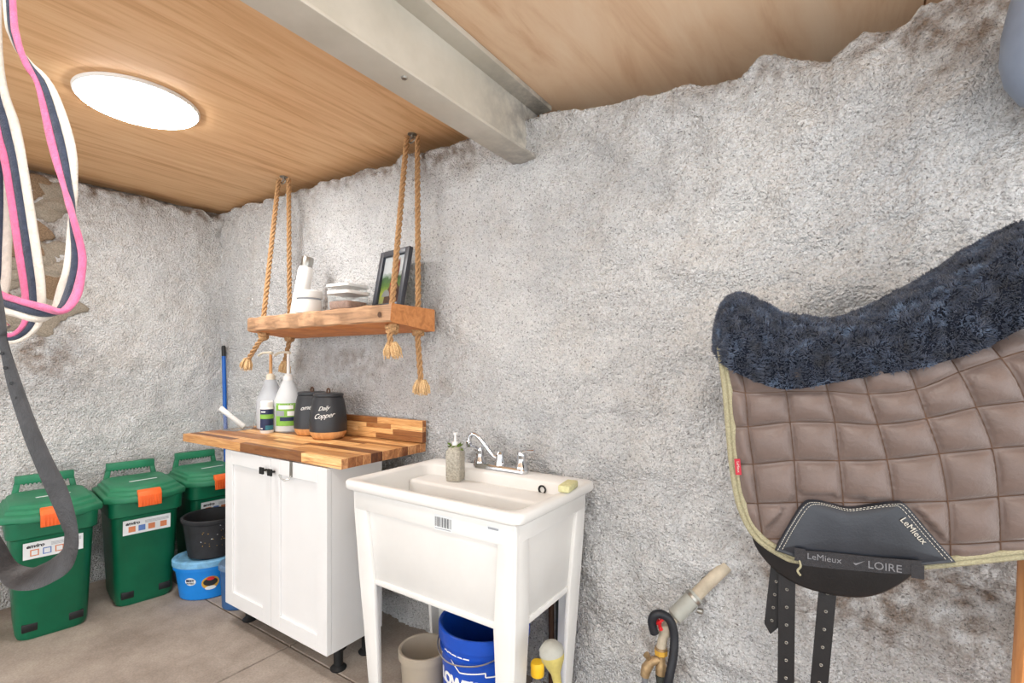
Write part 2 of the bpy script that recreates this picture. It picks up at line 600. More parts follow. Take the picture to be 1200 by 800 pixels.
def grid_mesh(name, P, mat, attr=None, flip=False):
    ny, nx = P.shape[:2]
    me = bpy.data.meshes.new(name)
    me.vertices.add(ny * nx)
    me.vertices.foreach_set('co', P.reshape(-1).astype(np.float32))
    i = np.arange((ny - 1) * (nx - 1))
    r = i // (nx - 1)
    c = i % (nx - 1)
    a = r * nx + c
    q = np.stack([a, a + 1, a + nx + 1, a + nx], 1)
    if flip:
        q = q[:, ::-1]
    me.loops.add(q.size)
    me.loops.foreach_set('vertex_index', q.reshape(-1).astype(np.int32))
    me.polygons.add(len(q))
    me.polygons.foreach_set('loop_start', np.arange(0, q.size, 4, dtype=np.int32))
    me.polygons.foreach_set('loop_total', np.full(len(q), 4, dtype=np.int32))
    me.update(calc_edges=True)
    me.materials.append(MAT[mat])
    me.shade_smooth()
    if attr is not None:
        at = me.attributes.new('stain_shade', 'FLOAT', 'POINT')
        at.data.foreach_set('value', attr.reshape(-1).astype(np.float32))
    return me


# ================================================================== THE ROOM
CEIL = 2.22
WY = 1.612          # plane of the long wall
WX = -3.41          # plane of the short wall on the left


def build_walls():
    # long wall
    cell = 0.0062
    x0, x1 = WX - 0.12, 1.6
    nx = int((x1 - x0) / cell)
    ny = int(2.24 / cell)
    xs = np.linspace(x0, x1, nx)
    top = np.interp(xs, [-3.5, -2.6, -1.9, -1.4, -1.1, -0.9, -0.7, -0.45, -0.27, -0.20, -0.12, -0.03, 0.0, 0.045, 0.13, 0.16, 0.4, 1.6], [2.225, 2.20, 2.185, 2.175, 2.17, 2.165, 2.135, 2.105, 2.082, 2.122, 2.098, 2.060, 2.066, 2.094, 2.078, 2.112, 2.17, 2.18])
    rag = noise2(8, nx, cell, 0.10, 0.6, 3)[4]
    top = top + 0.006 * rag
    v = np.linspace(0, 1, ny)[:, None]
    Zb = v * top[None, :]
    big = noise2(ny, nx, cell, 0.16, 1.2, 1)
    mid = noise2(ny, nx, cell, 0.045, 0.20, 2)
    fin = noise2(ny, nx, cell, 0.011, 0.05, 4)
    amp = 0.4 + 0.6 * np.clip((xs[None, :] + 1.4) / 1.0, 0, 1) * np.ones((ny, 1))
    amp = np.maximum(amp, np.clip((Zb - 1.75) / 0.3, 0, 1))
    Y = WY - np.clip(big * 0.011 * amp + mid * 0.0016, -0.03, 0.035) - np.clip(fin, -1.6, 2.2) * 0.0027
    # the wall bulges out under the ceiling on the right, and curls back at its top edge
    bul = np.exp(-((Zb - 1.98) / 0.22) ** 2) * np.clip((xs[None, :] + 0.7) / 0.7, 0, 1)
    Y = Y - 0.025 * bul
    e = np.clip((Zb - (top[None, :] - 0.05)) / 0.05, 0, 1)
    Y = Y + 0.05 * e ** 3
    curl = np.clip((v - 0.988) / 0.012, 0, 1)
    Y = Y + 0.10 * curl ** 1.5
    Y[-1, :] += 0.45
    Zb[-1, :] = CEIL + 0.03
    X = np.repeat(xs[None, :], ny, 0)
    stain_shade = np.zeros_like(Zb)
    for cx, cz, rx, rz, s in ((0.10, 0.62, 0.34, 0.16, 0.85), (-0.50, 0.22, 0.10, 0.16, 0.5), (-1.2, 0.36, 0.45, 0.16, 0.6), (0.0, 2.06, 0.5, 0.07, 0.5), (-1.9, 2.16, 0.7, 0.05, 0.7), (0.25, 2.03, 0.18, 0.16, 0.6), (-1.45, 2.1, 0.25, 0.08, 0.6), (-2.1, 1.22, 0.35, 0.14, 0.35)):  # brown stains; those below saddle and shelf also hold painted shadow
        stain_shade += s * np.exp(-((X - cx) / rx) ** 2 - ((Zb - cz) / rz) ** 2)
    stain_shade = np.clip(stain_shade * (0.8 + 0.45 * noise2(ny, nx, cell, 0.05, 0.4, 9)), 0, 0.9)
    o = obj('wall_back', grid_mesh('wall_back', np.stack([X, Y, Zb], 2), 'wall', stain_shade), None)
    o['kind'] = 'structure'
    # short wall on the left
    cell = 0.009
    y0, y1 = -1.6, WY + 0.1
    nx = int((y1 - y0) / cell)
    ny = int(2.22 / cell)
    ys = np.linspace(y0, y1, nx)
    v = np.linspace(0, 1, ny)[:, None]
    rag = noise2(8, nx, cell, 0.10, 0.6, 13)[4]
    top = 2.195 + 0.008 * rag
    Zb = v * top[None, :]
    big = noise2(ny, nx, cell, 0.16, 1.2, 21)
    mid = noise2(ny, nx, cell, 0.05, 0.22, 22)
    fin = noise2(ny, nx, cell, 0.014, 0.06, 24)
    Yg = np.repeat(ys[None, :], ny, 0)
    X = WX + np.clip(big * 0.0042 + mid * 0.0011, -0.03, 0.03) + np.clip(fin, -1.6, 2.2) * 0.0022
    e = np.clip((Zb - (top[None, :] - 0.05)) / 0.05, 0, 1)
    X = X - 0.04 * e ** 3 - 0.14 * np.clip((v - 0.988) / 0.012, 0, 1) ** 1.5
    Zb[-1, :] = CEIL + 0.03
    stain_shade = np.clip(0.9 * np.exp(-((Yg - 0.60) / 0.26) ** 2 - ((Zb - 1.85) / 0.42) ** 2) + 0.7 * np.exp(-((Zb - 2.2) / 0.10) ** 2) + 0.45 * np.exp(-((Yg - 0.7) / 0.2) ** 2 - ((Zb - 1.25) / 0.2) ** 2), 0, 1)
    stain_shade = np.clip(stain_shade * (0.75 + 0.5 * noise2(ny, nx, cell, 0.05, 0.4, 29)), 0, 0.95)
    w = obj('wall_left', grid_mesh('wall_left', np.stack([X, Yg, Zb], 2), 'wall', stain_shade, flip=True), None)
    w['kind'] = 'structure'
    # bare field stones where the render has fallen off
    spots = []
    r = random.Random(5)
    for i in range(4):
        for k in range(8):
            y = 0.38 + i * 0.125 + r.uniform(-0.03, 0.03) + (0.06 if k % 2 else 0)
            z = 1.40 + k * 0.098 + r.uniform(-0.02, 0.02)
            if y > 0.84 - (z - 1.4) * 0.05:
                continue
            spots.append((y, z))
    base = []
    for q in range(4):
        bm = bmesh.new()
        bmesh.ops.create_icosphere(bm, subdivisions=3, radius=1)
        ph = [r.uniform(0, 6) for _ in range(6)]
        for vv in bm.verts:
            c = vv.co
            d = 1 + 0.16 * math.sin(3 * c.x + ph[0]) + 0.17 * math.sin(4 * c.y + 2 * c.z + ph[1]) + 0.16 * math.sin(3.5 * c.z + ph[2]) + 0.12 * math.sin(7 * c.y + 6 * c.z + ph[3])
            vv.co = c * d
        me = bpy.data.meshes.new('stone')
        bm.to_mesh(me)
        bm.free()
        me.materials.append(MAT['stone' if q % 2 else 'stone2'])
        me.shade_smooth()
        me.set_sharp_from_angle(angle=math.radians(40))
        base.append(me)
    for y, z in spots:
        o = obj('stone', base[r.randrange(4)], None, w, loc=(WX + 0.004, y, z), rot=(r.uniform(-0.5, 0.5), 0, 0))
        o.scale = (r.uniform(0.012, 0.022), r.uniform(0.066, 0.09), r.uniform(0.046, 0.064))


build_walls()


def build_floor_ceiling():
    g = G().box((-3.6, -2.6, -0.08), (2.2, 1.9, -0.012))
    fl = struct('floor', g, 'joint')
    xs = [-3.6, -1.957, -0.3, 2.2]
    ys = [-2.6, -0.6, 1.2, 1.9]
    for i in range(3):
        for k in range(3):
            s = G().box((xs[i] + 0.003, ys[k] + 0.003, -0.012), (xs[i + 1] - 0.003, ys[k + 1] - 0.003, 0.0))
            obj('slab', s, 'floor', fl, bevel=0.003, seg=1)
    c = struct('ceiling', G().box((-3.7, -2.6, CEIL + 0.022), (2.2, 2.4, CEIL + 0.09)), 'ply')
    xs = [(-3.6, -1.05, 'ply'), (-1.035, 0.185, 'ply2'), (0.19, 2.2, 'ply2')]
    for a, b, m in xs:
        for y0, y1 in ((-2.6, -0.62), (-0.615, 2.30)):
            obj('plywood_panel', G().box((a, y0, CEIL), (b, y1, CEIL + 0.02)), m, c, bevel=0.001, seg=1)


build_floor_ceiling()


def build_beam():
    t = thing('ceiling_beam', 'cream painted steel beam running across the ceiling to the rough wall', 'beam', (-1.03, 0, 1.985))
    L0, L1 = -2.6, 1.70
    obj('bottom_flange', G().box((-0.055, L0, 0.0), (0.055, L1, 0.011)), 'beam', t, bevel=0.003)
    obj('web', G().box((-0.004, L0, 0.011), (0.004, L1, 0.215)), 'beam', t)
    obj('top_flange', G().box((-0.055, L0, 0.215), (0.07, L1, 0.2345)), 'beam', t, bevel=0.003)
    for y in (-0.3, 0.35, 0.95):
        obj('bolt', G().lathe([(0.0, 0.005), (0.008, 0.005), (0.009, 0.0)], 6), 'steel', t, loc=(0.03, y, 0.0), rot=(PI, 0, 0))


build_beam()


def ceiling_lamp(loc, label):
    t = thing('ceiling_lamp', label, 'lamp', loc, 0, 'round ceiling lamps')
    obj('trim_ring', G().lathe([(0.165, 0.0), (0.195, 0.0), (0.200, -0.004), (0.199, -0.012), (0.195, -0.016), (0.188, -0.016)], 56, cap0=False, cap1=False), 'white', t)
    obj('diffuser', G().lathe([(0.190, -0.015), (0.188, -0.021), (0.16, -0.026), (0.08, -0.030), (0.0, -0.031)], 56, cap0=False), 'diffuser', t, angle=80)
    return t


ceiling_lamp((-2.27, 0.77, CEIL), 'round white flush ceiling lamp glowing on the honey plywood')
ceiling_lamp((-0.10, -0.05, CEIL), 'round white flush ceiling lamp on the pale plywood beyond the beam')


# ================================================================== CABINET, WORKTOP, SINK
def build_cabinet():
    x0, x1, yf, yb, zb, zt = -2.372, -1.612, 1.16, 1.405, 0.098, 0.808
    cx = (x0 + x1) / 2
    t = thing('base_cabinet', 'white two-door base cabinet on short black feet under the wooden worktop', 'cabinet', (cx, (yf + yb) / 2, 0))
    L = Vector((cx, (yf + yb) / 2, 0))

    def B(a, b):
        return G().box(tuple(Vector(a) - L), tuple(Vector(b) - L))
    body = G()
    for a, b in (((x0, yf, zb), (x0 + 0.018, yb, zt)), ((x1 - 0.018, yf, zb), (x1, yb, zt)), ((x0 + 0.018, yf, zb), (x1 - 0.018, yb, zb + 0.018)), ((x0 + 0.018, yf, zt - 0.018), (x1 - 0.018, yb, zt)), ((x0 + 0.018, yb - 0.008, zb + 0.018), (x1 - 0.018, yb, zt - 0.018))):
        body.box(tuple(Vector(a) - L), tuple(Vector(b) - L))
    obj('body', body, 'cabinet', t)
    mid = -1.9915
    for a, b, kx in ((x0, mid - 0.0015, mid - 0.032), (mid + 0.0015, x1, mid + 0.030)):
        w = 0.062
        yd = yf - 0.021
        d = G()
        d.box(tuple(Vector((a, yd, zb)) - L), tuple(Vector((a + w, yf - 0.001, zt - 0.003)) - L))
        d.box(tuple(Vector((b - w, yd, zb)) - L), tuple(Vector((b, yf - 0.001, zt - 0.003)) - L))
        d.box(tuple(Vector((a + w, yd, zb)) - L), tuple(Vector((b - w, yf - 0.001, zb + w)) - L))
        d.box(tuple(Vector((a + w, yd, zt - 0.003 - w)) - L), tuple(Vector((b - w, yf - 0.001, zt - 0.003)) - L))
        do = obj('door', d, 'cabinet', t, bevel=0.0012, seg=1)
        obj('panel', B((a + w, yd + 0.009, zb + w), (b - w, yf - 0.004, zt - 0.003 - w)), 'cabinet', do)
        k = G()
        c = Vector((kx, yd, 0.752)) - L
        k.lathe([(0.005, 0), (0.005, 0.018)], 10)
        k.v = [(c.x + p[0], c.y - p[2], c.z + p[1]) for p in k.v]
        k.box((c.x - 0.014, c.y - 0.026, c.z - 0.014), (c.x + 0.014, c.y - 0.018, c.z + 0.014))
        obj('knob', k, 'black_metal', do, label='square black knob', bevel=0.001, seg=1)
    for fx in (x0 + 0.06, x1 - 0.04):
        for fy in (yf + 0.06, yb - 0.05):
            obj('foot', G().lathe([(0.030, 0.0), (0.032, 0.006), (0.026, 0.012), (0.018, 0.018), (0.018, 0.075), (0.032, 0.082), (0.032, 0.098)], 16, tuple(Vector((fx, fy, 0)) - L)), 'black_plastic', t, label='black plastic foot')
    # over-door hook
    h = thing('over_door_hook', 'brushed steel over-door hook hanging on the right cabinet door', 'hook', (-1.842, yf - 0.021, 0.745))
    obj('strap', G().box((-0.009, -0.003, 0.0), (0.009, -0.001, 0.061)), 'steel', h)
    pts = spline([(0, -0.002, 0.004), (-0.003, -0.010, -0.008), (-0.012, -0.024, -0.010), (-0.02, -0.034, 0.0), (-0.024, -0.038, 0.014)], 6)
    obj('prong', G().tube(pts, 0.0032, 8), 'steel', h)


build_cabinet()


def staves(parent, x0, x1, y0, y1, z0, z1, nrow, seed, axis='y', minl=0.22, maxl=0.55, prefix='stave'):
    r = random.Random(seed)
    cuts = [k / nrow for k in range(nrow + 1)]
    cuts = [c + (r.uniform(-0.25, 0.25) / nrow if 0 < i < nrow else 0) for i, c in enumerate(cuts)]
    for i in range(nrow):
        x = x0
        while x < x1 - 1e-4:
            e = x + r.uniform(minl, maxl)
            if x1 - e < 0.12:
                e = x1
            g = G()
            if axis == 'y':
                a, b = y0 + (y1 - y0) * cuts[i], y0 + (y1 - y0) * cuts[i + 1]
                lo, hi = (x + 0.0003, a + 0.0003, z0), (e - 0.0003, b - 0.0003, z1 + r.uniform(-0.0004, 0.0004))
            else:
                a, b = z0 + (z1 - z0) * cuts[i], z0 + (z1 - z0) * cuts[i + 1]
                lo, hi = (x + 0.0003, y0 + r.uniform(-0.0004, 0.0004), a + 0.0003), (e - 0.0003, y1, b - 0.0003)
            c = tuple((p + q) / 2 for p, q in zip(lo, hi))
            g.box(tuple(p - q for p, q in zip(lo, c)), tuple(p - q for p, q in zip(hi, c)))
            g.mi = [1 if k in (3, 5) else 0 for k in range(6)]
            obj('stave', g, ['stave', 'endgrain'], parent, loc=c, smooth=False, bevel=0.0008, seg=1)
            x = e


def build_worktop():
    t = thing('worktop', 'acacia butcher-block worktop of mixed light and dark staves on the white cabinet', 'worktop', (-2.15, 1.36, 0.81))
    staves(t, -0.612, 0.612, -0.228, 0.222, 0.0, 0.038, 13, 3, minl=0.18, maxl=0.6)
    t.rotation_euler = (0, 0, math.radians(1.2))
    b = thing('backsplash', 'low acacia backsplash board standing on the right half of the worktop', 'backsplash', (-1.80, 1.572, 0.851), math.radians(1.2))
    staves(b, -0.31, 0.265, -0.012, 0.012, 0.0, 0.098, 4, 9, 'z', 0.14, 0.30)


build_worktop()


def build_sink():
    X0, X1, Y0, Y1, ZR = -1.435, -0.705, 1.075, 1.555, 0.80
    cx, cy = (X0 + X1) / 2, (Y0 + Y1) / 2
    t = thing('utility_sink', 'freestanding white plastic utility sink on four legs beside the cabinet', 'sink', (cx, cy, 0))
    w, d = (X1 - X0) / 2, (Y1 - Y0) / 2

    def rr(ix, iy0, iy1, r, z):
        return rrect(-w + ix, w - ix, -d + iy0, d - iy1, r, z, 6)
    R = [rr(0.062, 0.062, 0.062, 0.05, 0.452), rr(0.052, 0.052, 0.05, 0.05, 0.46), rr(0.040, 0.040, 0.04, 0.05, 0.70), rr(0.036, 0.036, 0.036, 0.05, 0.765),
         rr(0.006, 0.006, 0.006, 0.03, 0.768), rr(0.0, 0.0, 0.0, 0.03, 0.775), rr(0.0, 0.0, 0.0, 0.03, 0.795), rr(0.004, 0.004, 0.004, 0.028, 0.80), rr(0.014, 0.014, 0.014, 0.024, 0.8015),
         rr(0.030, 0.030, 0.088, 0.045, 0.799), rr(0.038, 0.038, 0.096, 0.045, 0.790), rr(0.062, 0.062, 0.108, 0.06, 0.62), rr(0.085, 0.085, 0.125, 0.07, 0.492), rr(0.12, 0.12, 0.15, 0.06, 0.478), rr(0.25, 0.18, 0.19, 0.03, 0.472)]
    obj('tub', G().rings(R), 'tub', t, angle=50)
    # moulded raised border on the front and the right side
    for nm, pts in (('front_apron', 1), ('side_apron', 2)):
        g = G()
        if pts == 1:
            yo = -d + 0.026
            g.box((-w + 0.034, yo, 0.70), (w - 0.034, -d + 0.05, 0.768))
            lo = G().add([(-w + 0.05, yo + 0.022, 0.448), (w - 0.05, yo + 0.022, 0.448), (w - 0.05, -d + 0.07, 0.448), (-w + 0.05, -d + 0.07, 0.448),
                   (-w + 0.05, yo + 0.020, 0.468), (w - 0.05, yo + 0.020, 0.468), (w - 0.05, -d + 0.07, 0.468), (-w + 0.05, -d + 0.07, 0.468)],
                  [(0, 3, 2, 1), (4, 5, 6, 7), (0, 1, 5, 4), (1, 2, 6, 5), (2, 3, 7, 6), (3, 0, 4, 7)])
        else:
            xo = w - 0.026
            g.box((w - 0.05, -d + 0.04, 0.71), (xo, d - 0.04, 0.768))
        obj(nm, g, 'tub', t, bevel=0.004)
        lo = lo if pts == 1 else G().box((w - 0.07, -d + 0.05, 0.450), (w - 0.047, d - 0.05, 0.47))
        obj('lower_lip', lo, 'tub', t, bevel=0.004)
    # legs: tapering corner angles
    for sx in (-1, 1):
        for sy in (-1, 1):
            g = G()
            for horiz in (True, False):
                rs = []
                for z, inset, wid in ((0.768, 0.026, 0.062), (0.70, 0.027, 0.064), (0.45, 0.040, 0.075), (0.25, 0.052, 0.062), (0.0, 0.066, 0.042)):
                    ox, oy = w - inset, d - inset
                    th = 0.016
                    if horiz:
                        q = [(ox, oy), (ox - wid, oy), (ox - wid, oy - th), (ox, oy - th)]
                    else:
                        q = [(ox, oy), (ox, oy - wid), (ox - th, oy - wid), (ox - th, oy)]
                    rs.append([(sx * a, sy * b, z) for a, b in q])
                g.rings(rs)
            obj('leg', g, 'tub', t, bevel=0.004)
    # stickers
    st = obj('sticker', G().box((-0.013, -0.0004, -0.017), (0.032, 0.0, 0.02)), 'label', t, loc=(0.062, -d + 0.0255, 0.722))
    st.scale = (1.6, 1, 1.25)
    for i in range(15):
        obj('bar', G().box((0, -0.0003, -0.009), (random.choice((0.0008, 0.0014, 0.002)), 0, 0.014)), 'ink', st, loc=(-0.011 + i * 0.0028, -0.0005, 0.0))
    obj('print_line', G().box((-0.011, -0.0003, 0), (0.028, 0, 0.0018)), 'inkgrey', st, loc=(0, -0.0005, -0.014))
    s2 = obj('sticker', G().box((-0.022, -0.0004, -0.006), (0.022, 0.0, 0.006)), 'label', t, loc=(0.262, -d + 0.0255, 0.742))
    obj('print_line', G().box((-0.018, -0.0003, -0.003), (0.018, 0, 0.0025)), 'inkgrey', s2, loc=(0, -0.0005, 0))
    g = G().lathe([(0.010, 0.0), (0.015, 0.0), (0.016, 0.003), (0.012, 0.005), (0.010, 0.003)], 20, cap0=False, cap1=False)
    obj('overflow_ring', g, 'black_metal', t, loc=(w - 0.155, d - 0.0985, 0.768), rot=(PI / 2, 0, 0), label='dark overflow ring')
    obj('soap_ledge', G().box((-w + 0.045, d - 0.215, 0.60), (w - 0.045, d - 0.090, 0.758)), 'tub', t, bevel=0.012, seg=3)
    obj('drain', G().lathe([(0.0, 0.003), (0.03, 0.003), (0.036, 0.0)], 24, cap0=False), 'steel', t, loc=(0, -0.01, 0.473))
    # waste pipe to the floor
    obj('waste_pipe', G().tube([(0, -0.01, 0.47), (0, -0.01, 0.36), (0.0, 0.06, 0.31), (0.0, 0.14, 0.31), (0.0, 0.16, 0.25), (0, 0.16, 0.0)], 0.024, 14), 'pvc', t)
    return t


build_sink()


def build_faucet():
    t = thing('faucet', 'chrome two-handle faucet with an angled spout on the back of the sink', 'faucet', (-1.075, 1.508, 0.8015), math.radians(0))
    g = G().rings([rrect(-0.122, 0.122, -0.025, 0.025, 0.024, 0.0), rrect(-0.122, 0.122, -0.025, 0.025, 0.024, 0.010), rrect(-0.116, 0.116, -0.020, 0.020, 0.0195, 0.018)])
    obj('deck_plate', g, 'chrome', t)
    for s in (-1, 1):
        h = obj('handle', G().lathe([(0.024, 0.017), (0.022, 0.028), (0.015, 0.04), (0.015, 0.058), (0.017, 0.066), (0.013, 0.078), (0.0, 0.082)], 20, (s * 0.095, 0, 0)), 'chrome', t)
        pts = [(s * 0.095, 0, 0.068), (s * 0.095 + 0.018 * s, -0.01, 0.082), (s * 0.095 + 0.045 * s, -0.018, 0.086), (s * 0.095 + 0.07 * s, -0.022, 0.088)]
        if s < 0:
            pts = [(-0.095, 0, 0.066), (-0.10, -0.03, 0.082), (-0.105, -0.055, 0.086)]
        obj('lever', G().tube(pts, [0.009, 0.0065, 0.005, 0.006][:len(pts)], 10), 'chrome', h)
    obj('spout_base', G().lathe([(0.022, 0.017), (0.020, 0.03), (0.016, 0.04), (0.016, 0.06), (0.010, 0.068), (0, 0.070)], 20), 'chrome', t)
    pts = spline([(0, 0, 0.045), (-0.025, -0.008, 0.050), (-0.065, -0.014, 0.092), (-0.095, -0.020, 0.122), (-0.115, -0.024, 0.126), (-0.126, -0.026, 0.112), (-0.128, -0.027, 0.094)], 6)
    sp = obj('spout', G().tube(pts, 0.0085, 12), 'chrome', t)
    obj('aerator', G().lathe([(0.010, 0.0), (0.012, 0.004), (0.012, 0.022), (0.009, 0.026)], 16, (-0.128, -0.027, 0.076)), 'chrome', sp)


build_faucet()


def build_sink_items():
    t = thing('soap_dispenser', 'small pebbled glass soap bottle with a green sprig on the sink rim', 'soap bottle', (-1.222, 1.422, 0.7605), 0.3)
    obj('bottle', G().rings([rrect(-0.028, 0.028, -0.028, 0.028, 0.008, 0.0), rrect(-0.029, 0.029, -0.029, 0.029, 0.008, 0.01), rrect(-0.029, 0.029, -0.029, 0.029, 0.008, 0.105), rrect(-0.022, 0.022, -0.022, 0.022, 0.012, 0.122), rrect(-0.013, 0.013, -0.013, 0.013, 0.0125, 0.13)]), 'pebble', t)
    g = G()
    r = random.Random(2)
    for i in range(26):
        a, z = r.uniform(0, 2 * PI), r.uniform(0.108, 0.137)
        c = Vector((math.cos(a) * r.uniform(0.016, 0.028), math.sin(a) * r.uniform(0.016, 0.028), z))
        d = Vector((r.uniform(-1, 1), r.uniform(-1, 1), r.uniform(-0.4, 1))).normalized() * 0.012
        n = d.cross(Vector((r.uniform(-1, 1), r.uniform(-1, 1), 0.3))).normalized() * 0.005
        g.add([c - d, c + n, c + d, c - n], [(0, 1, 2, 3)])
    obj('sprig', g, 'herb', t, smooth=False, label='green leafy sprig')
    obj('pump', G().lathe([(0.012, 0.128), (0.012, 0.143), (0.004, 0.145), (0.004, 0.17), (0.008, 0.172), (0.008, 0.178), (0, 0.18)], 14), 'white', t)
    o = obj('sponge', G().box((-0.026, -0.045, 0.0), (0.012, 0.045, 0.022)), 'sponge', None, bevel=0.005, loc=(-0.716, 1.385, 0.803), rot=(0, 0.0, 0.15))
    tag(o, 'pale yellow sponge lying on the right rim of the sink', 'sponge')


build_sink_items()


# ------------------------------------------------------------------ pails
def pail(name, label, cat, loc, rb, rt, h, mat, rimmat=None, rim=0.008, handle=True, sx=1, sy=1, rotz=0, seg=40, bands=(), rimh=0.0):
    t = thing(name, label, cat, loc, rotz)
    prof = [(rb * 0.94, 0.0), (rb, 0.006)]
    for z in bands:
        r = rb + (rt - rb) * z
        prof += [(r, z * h - 0.004), (r + 0.006, z * h - 0.002), (r + 0.006, z * h + 0.006), (r + 0.001, z * h + 0.008)]
    prof += [(rt, h - rimh - 0.012), (rt + rim, h - rimh - 0.010), (rt + rim, h - 0.003), (rt + rim * 0.5, h), (rt - 0.003, h - 0.002), (rt - 0.006, h - 0.02), (rb - 0.004, 0.012), (0.0, 0.010)]
    obj('body', G().lathe(prof, seg, sx=sx, sy=sy, cap0=True, cap1=False), mat, t)
    if handle:
        pts = [((rt + rim + 0.003) * sx * math.cos(a), (rt + rim + 0.003) * sy * math.sin(a) * 0.86 - 0.01, h - 0.03 - 0.05 * math.sin(a) * -1) for a in [PI + k * PI / 20 for k in range(21)]]
        obj('bail', G().tube(pts, 0.0022, 6), 'steel', t)
    return t


def build_undersink():
    # big blue pail with shop lettering
    t = pail('pail', 'deep blue pail with white lettering and gable outline under the sink', 'pail', (-0.983, 1.291, 0), 0.130, 0.142, 0.365, 'navyblue', bands=(0.80,), rimh=0.03, handle=False)
    rf = prof_fn([(0.130, 0.006), (0.142, 0.36)])
    face = math.atan2(-1.291, 0.983) - 0.70
    text_round("LOWE'S", 0.050, 'white', t, rf, 0.216, face, bold=0.0022, spacing=0.92)
    g = G()

    def arc(pts, w):
        for (a0, z0), (a1, z1) in zip(pts, pts[1:]):
            n = 6
            for k in range(n):
                q = []
                for f in (k / n, (k + 1) / n):
                    a, z = a0 + (a1 - a0) * f, z0 + (z1 - z0) * f
                    dx, dz = (a1 - a0) * 0.135, z1 - z0
                    ln = math.hypot(dx, dz)
                    ox, oz = -dz / ln * w / 2, dx / ln * w / 2
                    for sgn in (1, -1):
                        r = rf(z) + 0.0008
                        aa = face + (a + sgn * ox / 0.135)
                        q.append((r * math.cos(aa), r * math.sin(aa), z + sgn * oz))
                g.add([q[0], q[1], q[3], q[2]], [(0, 1, 2, 3)])
    arc([(-0.95, 0.157), (-0.95, 0.267), (-0.72, 0.267), (-0.36, 0.304), (0.36, 0.304)], 0.004)
    arc([(-0.30, 0.304), (0.12, 0.257), (0.72, 0.267), (0.72, 0.254), (0.95, 0.254), (0.95, 0.157), (-0.95, 0.157)], 0.004)
    obj('gable_outline', g, 'white', t, label='white gable outline')
    hp = [(-0.149, -0.02, 0.33), (-0.10, -0.118, 0.305), (-0.03, -0.158, 0.290), (0.05, -0.150, 0.295), (0.11, -0.11, 0.31), (0.149, 0.0, 0.33)]
    obj('bail', G().tube(spline(hp, 6), 0.0022, 6), 'steel', t)
    # frosted pail
    t = pail('pail', 'frosted beige plastic pail standing left of the blue pail', 'pail', (-1.218, 1.250, 0), 0.070, 0.080, 0.214, 'frosted', rimh=0.016, handle=False)
    obj('sticker', patch_round(prof_fn([(0.070, 0), (0.080, 0.2)]), 0.15, 0.172, -2.62, -2.42), 'label', t)
    # clear bottle with yellow cap
    t = thing('spray_bottle', 'clear plastic bottle with a yellow cap beside the right sink leg', 'bottle', (-0.742, 1.228, 0.0))
    obj('bottle', G().lathe([(0.034, 0.0), (0.038, 0.008), (0.038, 0.20), (0.034, 0.235), (0.020, 0.262), (0.014, 0.272), (0.014, 0.300)], 24), 'clear', t)
    obj('contents', G().lathe([(0.033, 0.004), (0.036, 0.01), (0.036, 0.12)], 24), 'frosted', t)
    obj('cap', G().lathe([(0.019, 0.293), (0.020, 0.297), (0.020, 0.327), (0.017, 0.332), (0, 0.333)], 20), 'yellow', t, label='yellow cap')
    # yellowed ball-ended dipper
    t = thing('ball_handled_stick', 'yellowed plastic stick with a bulbous rounded end leaning at the sink leg', 'plunger', (-0.618, 1.175, 0.0))
    pts = [Vector((0.055, -0.01, 0.002)), Vector((-0.03, -0.035, 0.45))]
    ax = pts[1] - pts[0]
    prof = [(0.02, 0.0), (0.014, 0.02), (0.011, 0.06), (0.011, 0.36), (0.013, 0.385), (0.022, 0.405), (0.030, 0.421), (0.033, 0.438), (0.030, 0.452), (0.018, 0.464), (0.0, 0.468)]
    g = G().lathe(prof, 24)
    q = Vector((0, 0, 1)).rotation_difference(ax.normalized())
    g.v = [tuple(q @ Vector(v) + pts[0]) for v in g.v]
    obj('stick', g, 'olivebrass', t)
    g2 = G().lathe([(0.0332, 0.437), (0.0312, 0.452), (0.0192, 0.465), (0.0, 0.4695)], 24, cap0=False, cap1=False)
    g2.v = [tuple(q @ Vector(v) + pts[0]) for v in g2.v]
    obj('cap', g2, 'pvcgrey', t, label='grey top of the bulb')
    # supply pipes on the wall under the sink
    for i, x in enumerate((-0.875, -0.845)):
        o = obj('supply_pipe', G().tube([(0, 0, 0.0), (0, 0, 0.52 + 0.02 * i)], 0.0105, 10), 'sleeve' if i else 'brown_seal', None, loc=(x, 1.545, 0.0))
        tag(o, ('dark brown' if not i else 'dark green') + ' supply pipe standing behind the right sink leg', 'pipe')


build_undersink()


